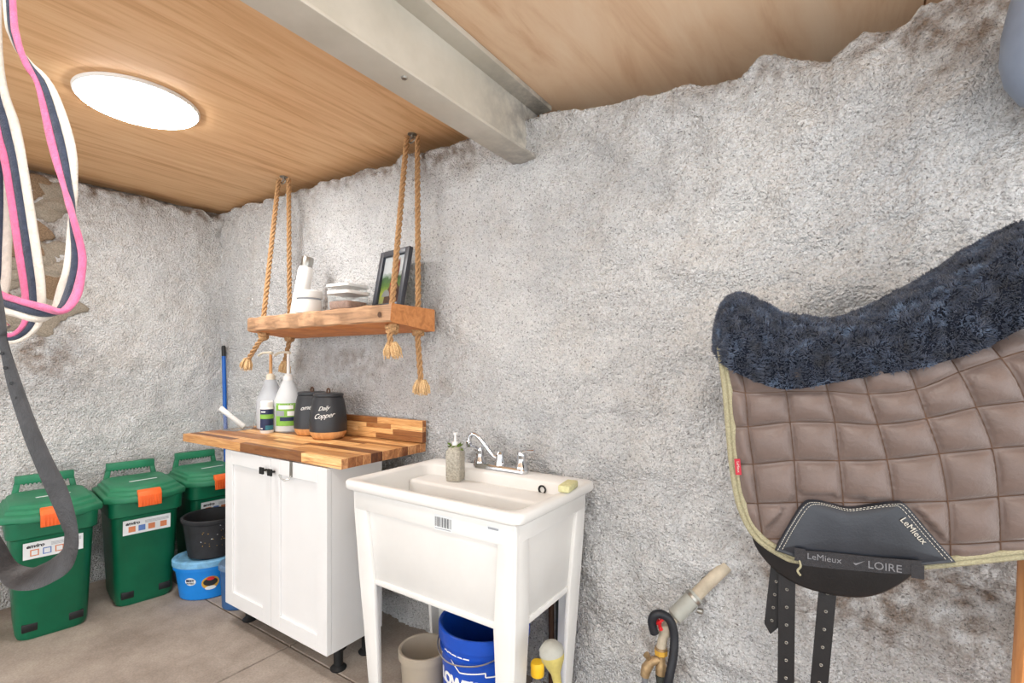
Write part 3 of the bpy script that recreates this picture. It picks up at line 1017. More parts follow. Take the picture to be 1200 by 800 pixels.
def build_standpipe():
    # pipe stub from the wall with a tap, splitter and hoses
    A = Vector((-0.318, 1.602, 0.562))
    B = Vector((-0.432, 1.515, 0.428))
    d = (B - A).normalized()
    t = thing('wall_pipe', 'grey plastic pipe stub slanting out of the wall with a hose clamp', 'pipe', tuple(A))
    L = (B - A).length
    q = Vector((0, 0, 1)).rotation_difference(d)

    def al(g, base):
        g.v = [tuple(q @ Vector(v) + base) for v in g.v]
        return g
    obj('stub', al(G().lathe([(0.019, -0.03), (0.019, L * 0.62)], 20), Vector((0, 0, 0))), 'pvc', t)
    obj('sleeve', al(G().lathe([(0.023, L * 0.50), (0.0245, L * 0.52), (0.0245, L * 0.97), (0.018, L)], 20), Vector((0, 0, 0))), 'pvcgrey', t)
    c = obj('clamp', al(G().lathe([(0.0255, L * 0.54), (0.027, L * 0.545), (0.027, L * 0.59), (0.0255, L * 0.595)], 20, cap0=False, cap1=False), Vector((0, 0, 0))), 'steel', t)
    obj('clamp_screw', G().box((0.005, -0.012, -0.012), (0.022, 0.004, 0.0)), 'steel', c, loc=tuple(d * L * 0.57 + Vector((0.012, -0.018, -0.018))), bevel=0.002)
    # tap
    p0 = B - d * 0.01
    t = thing('garden_tap', 'brass garden tap with a red handle and a two-way splitter', 'tap', tuple(p0))
    pts = spline([(0, 0, 0), (-0.014, -0.022, -0.022), (-0.024, -0.045, -0.052), (-0.028, -0.055, -0.085)], 6)
    obj('body', G().tube(pts, [0.016] * 6 + [0.018] * 6 + [0.014] * (len(pts) - 12), 14), 'pvc', t)
    h = obj('handle', G().lathe([(0.0, 0.004), (0.006, 0.004), (0.006, 0.018), (0.0, 0.018)], 10), 'red', t, loc=(-0.030, -0.05, -0.015), rot=(0.7, -0.5, 0))
    for k in range(4):
        a = k * PI / 2 + 0.3
        obj('spoke', G().tube([(0, 0, 0.012), (0.026 * math.cos(a), 0.026 * math.sin(a), 0.014)], [0.0045, 0.006], 8), 'red', h)
    s0 = Vector((-0.028, -0.055, -0.085))
    sp = obj('splitter', G().lathe([(0.017, 0.004), (0.018, -0.004), (0.018, -0.016), (0.013, -0.02), (0.013, -0.045), (0.016, -0.05), (0.016, -0.075), (0.012, -0.08)], 16, tuple(s0)), 'brass', t)
    obj('nut', G().lathe([(0.0195, 0.0), (0.0195, -0.014)], 8, tuple(s0 + Vector((0, 0, -0.002)))), 'gold', sp, smooth=False)
    arm = [s0 + Vector((0, 0, -0.03)), s0 + Vector((-0.025, -0.012, -0.04)), s0 + Vector((-0.038, -0.02, -0.062)), s0 + Vector((-0.042, -0.024, -0.085))]
    obj('side_arm', G().tube([tuple(v) for v in arm], [0.011, 0.014, 0.016, 0.013], 14), 'brass', t)
    obj('valve_knob', G().tube([tuple(arm[1]), tuple(arm[1] + Vector((-0.012, -0.012, 0.022)))], [0.006, 0.010], 10), 'brass', t)
    w0 = p0 + s0
    # hoses
    e = w0 + Vector((0, 0, -0.078))
    sl = spline([e, e + Vector((0.006, 0.0, -0.05)), e + Vector((0.016, 0.0, -0.12)), e + Vector((0.02, 0, -0.2)), e + Vector((0.05, 0.02, -0.247))], 6)
    o = obj('hose', G().tube([tuple(Vector(p) - e) for p in sl], [0.016 if i < 9 else 0.0125 for i in range(len(sl))], 14), 'sleeve', None, loc=tuple(e))
    tag(o, 'dark green hose hanging straight down from the brass splitter', 'hose')
    e2 = w0 + Vector(arm[3] - s0)
    pts = spline([e2, e2 + Vector((0.006, 0, -0.05)), e2 + Vector((0.012, 0.004, -0.12)), e2 + Vector((0.0, 0.02, -0.238))], 8)
    o = obj('hose', G().tube([tuple(Vector(p) - e2) for p in pts], 0.009, 12), 'greyhose', None, loc=tuple(e2))
    tag(o, 'thin grey hose under the left arm of the brass splitter', 'hose')
    k = [view_point(767, 742, 1.47), view_point(764, 728, 1.47), view_point(768, 720, 1.465), view_point(777, 720, 1.46), view_point(786, 728, 1.455), view_point(790, 745, 1.45), view_point(789, 768, 1.44), view_point(783, 800, 1.43), view_point(775, 850, 1.44), view_point(770, 890, 1.45)]
    base = Vector((k[-1].x, k[-1].y, 0))
    pts = spline(k, 12)
    rad = [0.0125 + (0.0006 if i % 2 else -0.0004) for i in range(len(pts))]
    o = obj('hose', G().tube([tuple(Vector(p) - base) for p in pts], rad, 14), 'hose', None, loc=tuple(base), angle=60)
    tag(o, 'thick ribbed black hose looped over the tap with the red handle', 'hose')


build_standpipe()


# ================================================================== ROPE SHELF
def rope_mesh(pts, r=0.0125, pitch=0.085, n_per=14):
    """three strands twisted round a centre line"""
    P = [Vector(p) for p in pts]
    seglen = [(b - a).length for a, b in zip(P, P[1:])]
    total = sum(seglen)
    n = max(4, int(total / pitch * n_per))
    g = G()
    cl = []
    for i in range(n + 1):
        s = total * i / n
        k = 0
        while k < len(seglen) - 1 and s > seglen[k]:
            s -= seglen[k]
            k += 1
        cl.append(P[k].lerp(P[k + 1], min(1, s / max(seglen[k], 1e-6))))
    fr = []
    prev = None
    for i in range(n + 1):
        t = (cl[min(i + 1, n)] - cl[max(i - 1, 0)]).normalized()
        a = prev if prev is not None else (Vector((1, 0, 0)) if abs(t.x) < 0.9 else Vector((0, 1, 0)))
        nn = (a - t * a.dot(t)).normalized()
        prev = nn
        fr.append((nn, t.cross(nn)))
    for k in range(3):
        pts2 = []
        for i in range(n + 1):
            a = 2 * PI * (total * i / n / pitch) + 2 * PI * k / 3
            pts2.append(cl[i] + (fr[i][0] * math.cos(a) + fr[i][1] * math.sin(a)) * r * 0.58)
        g.tube(pts2, r * 0.46, 8)
    return g


def tuft(c, d, length, rad, seed, n=26):
    r = random.Random(seed)
    d = Vector(d).normalized()
    g = G()
    for i in range(n):
        o = Vector((r.uniform(-1, 1), r.uniform(-1, 1), r.uniform(-1, 1)))
        o = (o - d * o.dot(d))
        o = o.normalized() * r.uniform(0.15, 1) * rad
        a = Vector(c) + o * 0.35
        m = Vector(c) + d * length * 0.5 + o * 0.9
        e = Vector(c) + d * length * r.uniform(0.8, 1.05) + o * 0.9
        g.tube([a, m, e], [0.0030, 0.0036, 0.0018], 5)
    return g


def build_shelf():
    x0, x1, y0, y1, z0, z1 = -2.515, -1.445, 1.302, 1.548, 1.362, 1.432
    c = Vector(((x0 + x1) / 2, (y0 + y1) / 2, z0))
    t = thing('rope_shelf', 'thick reclaimed timber shelf hung from the ceiling on four knotted sisal ropes', 'shelf', tuple(c))
    # board with a slightly wavering front edge
    rs = []
    n = 40
    r = random.Random(4)
    for i in range(n + 1):
        x = x0 + (x1 - x0) * i / n
        w = [0.003 * math.sin(i * 0.9 + k) + r.uniform(-0.0015, 0.0015) for k in range(4)]
        e = 0.0 if 1 < i < n - 1 else 0.0
        tp = 0.014 * (1 - i / 6) if i < 6 else 0
        q = [(y0 + w[0] + tp, z0 + 0.006), (y0 + 0.006 + tp, z0 + w[1] * 0.4), (y1 - 0.004, z0 - 0.026), (y1, z0 - 0.022), (y1, z1 - 0.006), (y1 - 0.004, z1 - 0.002), (y0 + 0.008 + tp, z1 + w[2] * 0.6), (y0 + w[3] + tp, z1 - 0.006)]
        rs.append([(x - c.x, a - c.y, b - c.z) for a, b in q])
    g = G()
    g.rings(rs, False, False)
    for fi in range(len(g.f)):
        g.mi[fi] = 1 if fi % 8 in (1, ) else 0
    g.cur = 1
    g.add(rs[0], [tuple(range(8))[::-1]])
    g.add(rs[-1], [tuple(range(8))])
    b = obj('board', g, ['shelf', 'shelf_cut'], t)
    knot = obj('knot_hole', G().lathe([(0.0, 0.0), (0.008, 0.0), (0.011, 0.0015)], 12, cap0=False), 'brown_seal', b, loc=(0.475, -0.1245, 0.030), rot=(PI / 2, 0, 0))
    hooks = {-1: Vector((-2.535, 1.522, CEIL)), 1: Vector((-1.592, 1.560, CEIL))}
    ends = [  # hole, tail points, top x offset
        (-1, (-2.43, 1.352), [(-2.46, 1.345, 1.31), (-2.535, 1.34, 1.24), (-2.565, 1.34, 1.215)], -0.028, (-0.35, 0, -1)),
        (-1, (-2.462, 1.512), [(-2.47, 1.51, 1.30), (-2.50, 1.51, 1.22), (-2.507, 1.51, 1.20)], 0.028, (-0.1, 0, -1)),
        (1, (-1.492, 1.352), [(-1.485, 1.335, 1.32), (-1.478, 1.33, 1.285), (-1.470, 1.33, 1.27)], -0.02, (0.15, 0, -1)),
        (1, (-1.500, 1.505), [(-1.487, 1.49, 1.30), (-1.475, 1.49, 1.18), (-1.468, 1.49, 1.12)], 0.02, (0.02, 0, -1))]
    for i, (sd, (hx, hy), tail, dx, td) in enumerate(ends):
        top = hooks[sd] + Vector((dx, 0.012 if dx > 0 else -0.012, -0.012))
        ro = obj('rope', rope_mesh([top - c, Vector((hx, hy, z1)) - c, Vector((hx, hy, z0 - 0.005)) - c]), 'rope', t, label='twisted sisal rope')
        k = G()
        for turn in range(2):
            rr = 0.020 - 0.003 * turn
            pts = [Vector((hx + rr * math.cos(a), hy + rr * 0.9 * math.sin(a), z0 - 0.014 - 0.016 * turn + 0.006 * math.sin(a * 2 + i))) - c for a in [2 * PI * q / 16 for q in range(17)]]
            k.tube(pts, 0.0105, 8, caps=False)
        k.lathe([(0, 0), (0.014, -0.004), (0.017, -0.022), (0.012, -0.042), (0, -0.046)], 12, tuple(Vector((hx, hy, z0)) - c), cap0=False, cap1=False)
        obj('knot', k, 'rope', ro)
        obj('rope_tail', rope_mesh([Vector((hx, hy, z0 - 0.03)) - c] + [Vector(p) - c for p in tail], 0.0125), 'rope', ro)
        e = Vector(tail[-1]) - c
        f = G()
        for q in (-1, 1):
            s = tuft(e + Vector((q * 0.014, 0, 0.012)), Vector(td) + Vector((q * 0.18, 0, 0)), 0.062, 0.024, i * 7 + q, 34)
            f.add(s.v, s.f)
        obj('frayed_end', f, 'ropefray', ro, label='frayed rope end')
    for sd in (-1, 1):
        h = hooks[sd] - c
        g = G().lathe([(0.02, 0), (0.02, -0.004), (0.006, -0.006), (0.006, -0.02)], 12, tuple(h))
        g.tube([h + Vector((0.018 * math.cos(a), 0.004 * math.sin(a), -0.026 + 0.014 * math.sin(a))) for a in [2 * PI * q / 14 for q in range(15)]], 0.004, 8, caps=False)
        obj('ceiling_hook', g, 'steel', t)


build_shelf()


def build_shelf_items():
    Z = 1.4340
    # tall white tumbler with steel cap, leaning
    t = thing('tumbler', 'tall white tumbler with a steel cap leaning at the left end of the shelf', 'bottle', (-2.305, 1.455, Z + 0.0035), rot=(math.radians(-6), math.radians(9), 0))
    obj('body', G().lathe([(0.032, 0.0), (0.036, 0.006), (0.037, 0.10), (0.036, 0.245), (0.030, 0.258)], 28), 'white', t)
    obj('cap', G().lathe([(0.028, 0.256), (0.029, 0.261), (0.029, 0.302), (0.026, 0.308), (0, 0.309)], 28), 'steel', t, label='steel cap')
    # white jar
    t = thing('jar', 'short round white jar with a screw lid behind the left rope', 'jar', (-2.075, 1.372, Z))
    obj('body', G().lathe([(0.052, 0), (0.056, 0.006), (0.056, 0.058), (0.051, 0.064)], 32), 'white', t)
    obj('rim_gap', G().lathe([(0.0525, 0.062), (0.0525, 0.072)], 32), 'inkgrey', t)
    obj('lid', G().lathe([(0.058, 0.070), (0.060, 0.074), (0.060, 0.100), (0.056, 0.105), (0, 0.106)], 32), 'white', t)
    # clear tubs
    for loc, s, h, lab, fill in (((-1.935, 1.480, Z), 0.066, 0.135, 'tall clear square tub with a white lid, next to the white jar', 0.05), ((-1.800, 1.380, Z), 0.062, 0.080, 'low clear square tub of brown pellets with a white lid', 0.034)):
        t = thing('storage_tub', lab, 'tub', loc, 0.12)
        obj('box', G().rings([rrect(-s + 0.006, s - 0.006, -s + 0.006, s - 0.006, 0.014, 0.0), rrect(-s, s, -s, s, 0.016, 0.006), rrect(-s - 0.002, s + 0.002, -s - 0.002, s + 0.002, 0.016, h - 0.01)]), 'clear', t)
        obj('contents', G().rings([rrect(-s + 0.008, s - 0.008, -s + 0.008, s - 0.008, 0.012, 0.003), rrect(-s + 0.004, s - 0.004, -s + 0.004, s - 0.004, 0.014, 0.012), rrect(-s + 0.004, s - 0.004, -s + 0.004, s - 0.004, 0.014, fill)]), 'contents' if h < 0.1 else 'milky', t)
        obj('lid', G().rings([rrect(-s - 0.005, s + 0.005, -s - 0.005, s + 0.005, 0.018, h - 0.014), rrect(-s - 0.006, s + 0.006, -s - 0.006, s + 0.006, 0.018, h - 0.002), rrect(-s, s, -s, s, 0.016, h), rrect(-s + 0.008, s - 0.008, -s + 0.008, s - 0.008, 0.014, h - 0.003)]), 'white', t, label='white lid')
    # small black box behind
    t = obj('small_cap', G().lathe([(0.012, 0), (0.013, 0.003), (0.013, 0.014), (0.010, 0.017), (0, 0.0175)], 16), 'black_plastic', None, loc=(-1.82, 1.40, Z + 0.0785))
    tag(t, 'tiny black cap lying on the lid of the low clear tub', 'cap')
    # picture frame
    W, H = 0.215, 0.275
    t = thing('picture_frame', 'charcoal picture frame with a photo of a chestnut horse on the shelf', 'picture', (-1.665, 1.478, Z + 0.0035), rot=(math.radians(-11), 0, math.radians(-7)))
    fw = 0.027
    for nm, a, b in (('frame_side', (-W / 2, -0.010, 0), (-W / 2 + fw, 0.012, H)), ('frame_side', (W / 2 - fw, -0.010, 0), (W / 2, 0.012, H)), ('frame_rail', (-W / 2 + fw, -0.010, 0), (W / 2 - fw, 0.012, fw)), ('frame_rail', (-W / 2 + fw, -0.010, H - fw), (W / 2 - fw, 0.012, H))):
        obj(nm, G().box(a, b), 'frame', t, bevel=0.002)
    ph = obj('photo', G().box((-W / 2 + fw, 0.004, 0), (W / 2 - fw, 0.006, H - 2 * fw)), 'photo', t, loc=(0, 0, fw), label='photo of a horse in a garden')

    def flat(name, poly, mat, y):
        obj(name, G().prism([(p[0], p[1] - fw) for p in poly], 1, y, y + 0.0006), mat, ph, smooth=False)
    flat('horse_body', [(-0.045, fw), (-0.04, 0.07), (-0.02, 0.10), (0.0, 0.125), (0.04, 0.12), (0.07, 0.09), (0.08, fw)], 'brownprint', 0.0030)
    flat('horse_head', [(-0.002, 0.065), (-0.012, 0.09), (-0.010, 0.13), (0.0, 0.175), (0.006, 0.205), (0.010, 0.235), (0.017, 0.212), (0.028, 0.212), (0.035, 0.238), (0.041, 0.205), (0.042, 0.17), (0.036, 0.12), (0.036, 0.085), (0.026, 0.062)], 'chestnut', 0.0022)
    flat('blaze', [(0.010, 0.10), (0.008, 0.13), (0.016, 0.19), (0.022, 0.195), (0.028, 0.18), (0.024, 0.13), (0.022, 0.10)], 'whiteprint', 0.0014)
    flat('halter_strap', [(-0.010, 0.115), (0.038, 0.115), (0.038, 0.122), (-0.010, 0.122)], 'red', 0.0010)
    flat('wheel', [(-0.03 + 0.028 * math.cos(a), 0.062 + 0.032 * math.sin(a)) for a in [PI * k / 10 for k in range(11)]], 'inkgrey', 0.0010)
    obj('glass', G().box((-W / 2 + fw, -0.002, fw), (W / 2 - fw, 0.0, H - fw)), 'glasspane', t)


build_shelf_items()


# ================================================================== ON THE WORKTOP
WT = 0.8485


def build_worktop_items():
    # jugs with pumps
    def jug(loc, mat, label, pumpcol, rotz):
        t = thing('pump_jug', label, 'jug', loc, rotz, 'gallon jugs with pumps')
        prof = [(0.062, 0.0), (0.070, 0.008), (0.0715, 0.145), (0.069, 0.160), (0.058, 0.188), (0.032, 0.250), (0.022, 0.268), (0.020, 0.278)]
        obj('body', G().lathe(prof, 32), mat, t)
        obj('cap', G().lathe([(0.023, 0.262), (0.024, 0.266), (0.024, 0.286), (0.016, 0.294), (0.013, 0.298)], 20), 'offwhite' if pumpcol else 'white', t)
        p = obj('pump_stem', G().lathe([(0.0095, 0.296), (0.0085, 0.31), (0.0075, 0.402)], 14), 'bamboo' if pumpcol else 'white', t)
        obj('pump_head', G().tube(spline([(0.014, 0, 0.407), (0, 0, 0.410), (-0.04, 0, 0.412), (-0.09, 0, 0.408), (-0.125, 0, 0.396)], 5), [0.008] * 8 + [0.006] * 13, 10), 'offwhite', p)
        return t, prof_fn(prof)
    view = math.atan2(-1.45, 2.5)
    t, rf = jug((-2.585, 1.478, WT), 'fluid', 'clear gallon jug with a pump standing left of the green-labelled jug', True, 0)
    t, rf = jug((-2.405, 1.470, WT), 'milky', 'milky gallon jug with a green label and a pump', False, 0)
    lb = obj('label_panel', patch_round(rf, 0.035, 0.150, view - 0.95, view + 0.75), 'labelgreen', t, label='green product label')
    for z0, z1, a0, a1, m in ((0.120, 0.140, -0.7, 0.3, 'white'), (0.060, 0.080, -0.6, 0.4, 'labelnavy'), (0.085, 0.112, -0.9, -0.3, 'inkgrey'), (0.086, 0.110, -0.1, 0.5, 'white')):
        obj('print_block', patch_round(rf, z0, z1, view + a0, view + a1, 0.0014), m, lb)
    # small supplement bottle
    t = thing('supplement_bottle', 'small white bottle with a navy and green label in front of the jugs', 'bottle', (-2.435, 1.372, WT))
    pr = [(0.029, 0.0), (0.032, 0.005), (0.032, 0.125), (0.028, 0.135)]
    obj('body', G().lathe(pr, 28), 'white', t)
    obj('cap', G().lathe([(0.029, 0.133), (0.030, 0.137), (0.030, 0.158), (0.027, 0.162), (0, 0.163)], 28), 'white', t)
    rf = prof_fn(pr)
    lb = obj('label_panel', patch_round(rf, 0.016, 0.122, view - 1.2, view + 1.2), 'labelnavy', t, label='navy product label')
    for z0, z1, a0, a1, m in ((0.074, 0.096, -1.2, 1.2, 'labelgreen'), (0.018, 0.040, -0.2, 1.1, 'labelteal'), (0.106, 0.112, -0.9, -0.2, 'white'), (0.022, 0.028, -1.0, -0.6, 'white')):
        obj('print_block', patch_round(rf, z0, z1, view + a0, view + a1, 0.0014), m, lb)
    # clear scoop
    t = thing('measuring_scoop', 'clear plastic tub with a white handled scoop at the left end of the worktop', 'scoop', (-2.690, 1.352, WT), 0.2)
    s = 0.062
    obj('bowl', G().rings([rrect(-s + 0.008, s - 0.008, -s + 0.008, s - 0.008, 0.016, 0.0), rrect(-s, s, -s, s, 0.02, 0.012), rrect(-s - 0.008, s + 0.008, -s - 0.008, s + 0.008, 0.024, 0.088), rrect(-s - 0.006, s + 0.006, -s - 0.006, s + 0.006, 0.024, 0.088), rrect(-s + 0.002, s - 0.002, -s + 0.002, s - 0.002, 0.018, 0.014), rrect(-s + 0.010, s - 0.010, -s + 0.010, s - 0.010, 0.014, 0.003)]), 'clear', t)
    obj('handle', G().tube([(0.028, 0.02, 0.012), (-0.03, -0.02, 0.075), (-0.068, -0.045, 0.116)], [0.014, 0.013, 0.015], 12), 'white', t, label='white handle')
    # canisters
    for loc, lab, words, a_off in (((-2.195, 1.468, WT), 'matt black canister with bamboo base and single chalk word, the left one', [('omega', 0.030, 0.140, 0.0)], -0.25),
                                   ((-2.025, 1.440, WT), 'matt black canister with bamboo base and two chalk words, the right one', [('Daily', 0.026, 0.146, -0.15), ('Copper', 0.032, 0.112, 0.05)], -0.28)):
        t = thing('canister', lab, 'canister', loc, 0, 'black kitchen canisters')
        pr = [(0.070, 0.030), (0.0835, 0.036), (0.0845, 0.075), (0.080, 0.13), (0.072, 0.178), (0.066, 0.196), (0.062, 0.198)]
        obj('body', G().lathe(pr, 40), 'canister', t)
        obj('base', G().lathe([(0.058, 0.0), (0.068, 0.004), (0.080, 0.022), (0.0835, 0.038), (0.07, 0.040)], 40), 'bamboo', t, label='bamboo base')
        lid = obj('lid', G().lathe([(0.067, 0.1985), (0.068, 0.202), (0.067, 0.210), (0.060, 0.213), (0, 0.2135)], 40), 'canister', t)
        k = G().tube([(0.010 * math.cos(a), 0, 0.222 + 0.012 * math.sin(a)) for a in [2 * PI * q / 14 for q in range(15)]], 0.0042, 8, caps=False)
        obj('knob', k, 'brown_seal', lid)
        rf = prof_fn(pr)
        va = math.atan2(-loc[1], -loc[0])
        for wd, sz, z, so in words:
            text_round(wd, sz, 'chalk', t, rf, z, va + a_off, name='chalk_word', slope=0.12, shear=0.45, spacing=0.92, depth=0.0003)


build_worktop_items()


# ================================================================== GREEN BINS AND BUCKETS ON THE LEFT
def build_bins():
    t = thing('green_bin', 'green lidded bin with orange latch, nearest to the left edge, half behind the leather strap', 'bin', (0, 0, 0), 0, 'green compost bins along the left wall')
    g = G()
    g.rings([rrect(-0.135, 0.150, -0.114, 0.114, 0.05, 0.000), rrect(-0.145, 0.160, -0.121, 0.121, 0.05, 0.022), rrect(-0.165, 0.178, -0.139, 0.139, 0.05, 0.440), rrect(-0.17, 0.182, -0.143, 0.143, 0.05, 0.446),
             rrect(-0.185, 0.196, -0.151, 0.151, 0.04, 0.453), rrect(-0.188, 0.200, -0.154, 0.154, 0.04, 0.522)])
    obj('body', g, 'bin', t)
    for s in (-1, 1):
        obj('foot_recess', G().box((-0.012, -0.026, -0.018), (0.012, 0.026, 0.018)), 'black_plastic', t, loc=(0.151, s * 0.076, 0.055), rot=(0, 0.055, 0), bevel=0.004)
    # lid: chamfered octagon rising in steps

    def oct_(x0, x1, y0, y1, ch, z, bow=0.02):
        m = (y0 + y1) / 2
        return [(x1, y0 + ch, z), (x1 + bow, m, z), (x1, y1 - ch, z), (x1 - ch * 0.8, y1, z), (x0 + ch * 0.5, y1, z), (x0, y1 - ch * 0.5, z), (x0, y0 + ch * 0.5, z), (x0 + ch * 0.5, y0, z), (x1 - ch * 0.8, y0, z)]
    O = [oct_(-0.195, 0.208, -0.167, 0.167, 0.07, 0.517), oct_(-0.20, 0.214, -0.171, 0.171, 0.07, 0.523), oct_(-0.20, 0.214, -0.171, 0.171, 0.07, 0.547), oct_(-0.192, 0.206, -0.164, 0.164, 0.07, 0.551),
         oct_(-0.185, 0.188, -0.153, 0.153, 0.065, 0.553), oct_(-0.182, 0.184, -0.150, 0.150, 0.065, 0.567), oct_(-0.175, 0.160, -0.139, 0.139, 0.06, 0.571), oct_(-0.172, 0.156, -0.136, 0.136, 0.06, 0.583), oct_(-0.16, 0.12, -0.114, 0.114, 0.05, 0.592)]
    lid = obj('lid', G().rings(O), 'binlid', t, bevel=0.004)
    obj('lid_mark', G().box((-0.006, -0.06, 0), (0.006, 0.06, 0.0012)), 'label', lid, loc=(0.04, 0.01, 0.5925), rot=(0, 0, 0.1))
    # handle: upright frame at the back
    h = G()
    xb = -0.205
    h.prism([(-0.140, 0.46), (-0.112, 0.46), (-0.086, 0.625), (-0.106, 0.635)], 0, xb - 0.012, xb + 0.016)
    h.prism([(0.140, 0.46), (0.112, 0.46), (0.086, 0.625), (0.106, 0.635)], 0, xb - 0.012, xb + 0.016)
    h.box((xb - 0.012, -0.107, 0.620), (xb + 0.018, 0.107, 0.660))
    ho = obj('handle', h, 'binlid', t, bevel=0.004)
    for k in range(11):
        obj('grip_rib', G().prism([(-0.005, 0.0), (0.005, 0.0), (0.0, -0.009)], 0, xb - 0.006, xb + 0.012), 'binlid', ho, loc=(0, -0.075 + k * 0.015, 0.6202), smooth=False)
    # latch
    la = obj('latch', G().prism([(0.206, 0.579), (0.232, 0.571), (0.242, 0.552), (0.240, 0.499), (0.233, 0.497), (0.228, 0.547), (0.206, 0.557)], 1, -0.048, 0.048), 'orange', t, bevel=0.004, label='orange latch')
    for k in range(7):
        obj('latch_rib', G().box((0.2405, -0.002, 0.502), (0.2445, 0.002, 0.552)), 'orange', la, loc=(0, -0.036 + k * 0.012, 0))
    # label
    lb = obj('label_panel', G().box((0, -0.098, -0.036), (0.001, 0.098, 0.036)), 'label', t, loc=(0.1775, 0.0, 0.392), rot=(0, 0.048, 0), label='white instruction label')
    text('enviro', 0.022, 'ink', lb, (0.0012, -0.060, 0.019), (PI / 2, 0, PI / 2), bold=0.0008, shear=0.25)
    for i, (y, m) in enumerate(((-0.062, 'ink'), (-0.022, 'inkblue'), (0.018, 'inkorange'), (0.068, 'inkorange'))):
        q = obj('pictogram', G().box((0, -0.014, -0.014), (0.0006, 0.014, 0.014)), m if i != 0 else 'inkorange', lb, loc=(0.0011, y, -0.010))
        obj('pictogram_inner', G().box((0, -0.010, -0.010), (0.0004, 0.010, 0.010)), 'label', q, loc=(0.0007, 0, 0))
    for k in range(3):
        obj('print_line', G().box((0, -0.045, -0.001), (0.0005, 0.055, 0.001)), 'inkgrey', lb, loc=(0.0011, 0.035, 0.022 - k * 0.005))
    rz = math.radians(-8)
    t.location = (-3.075, 0.690, 0)
    t.rotation_euler = (0, 0, rz)
    dup(t, (-3.085, 1.045, 0), rz + 0.0, 'green lidded bin with orange latch, the middle of three beside the wall')
    dup(t, (-3.125, 1.402, 0), rz + 0.06, 'green lidded bin with orange latch in the corner behind the black bucket')


build_bins()


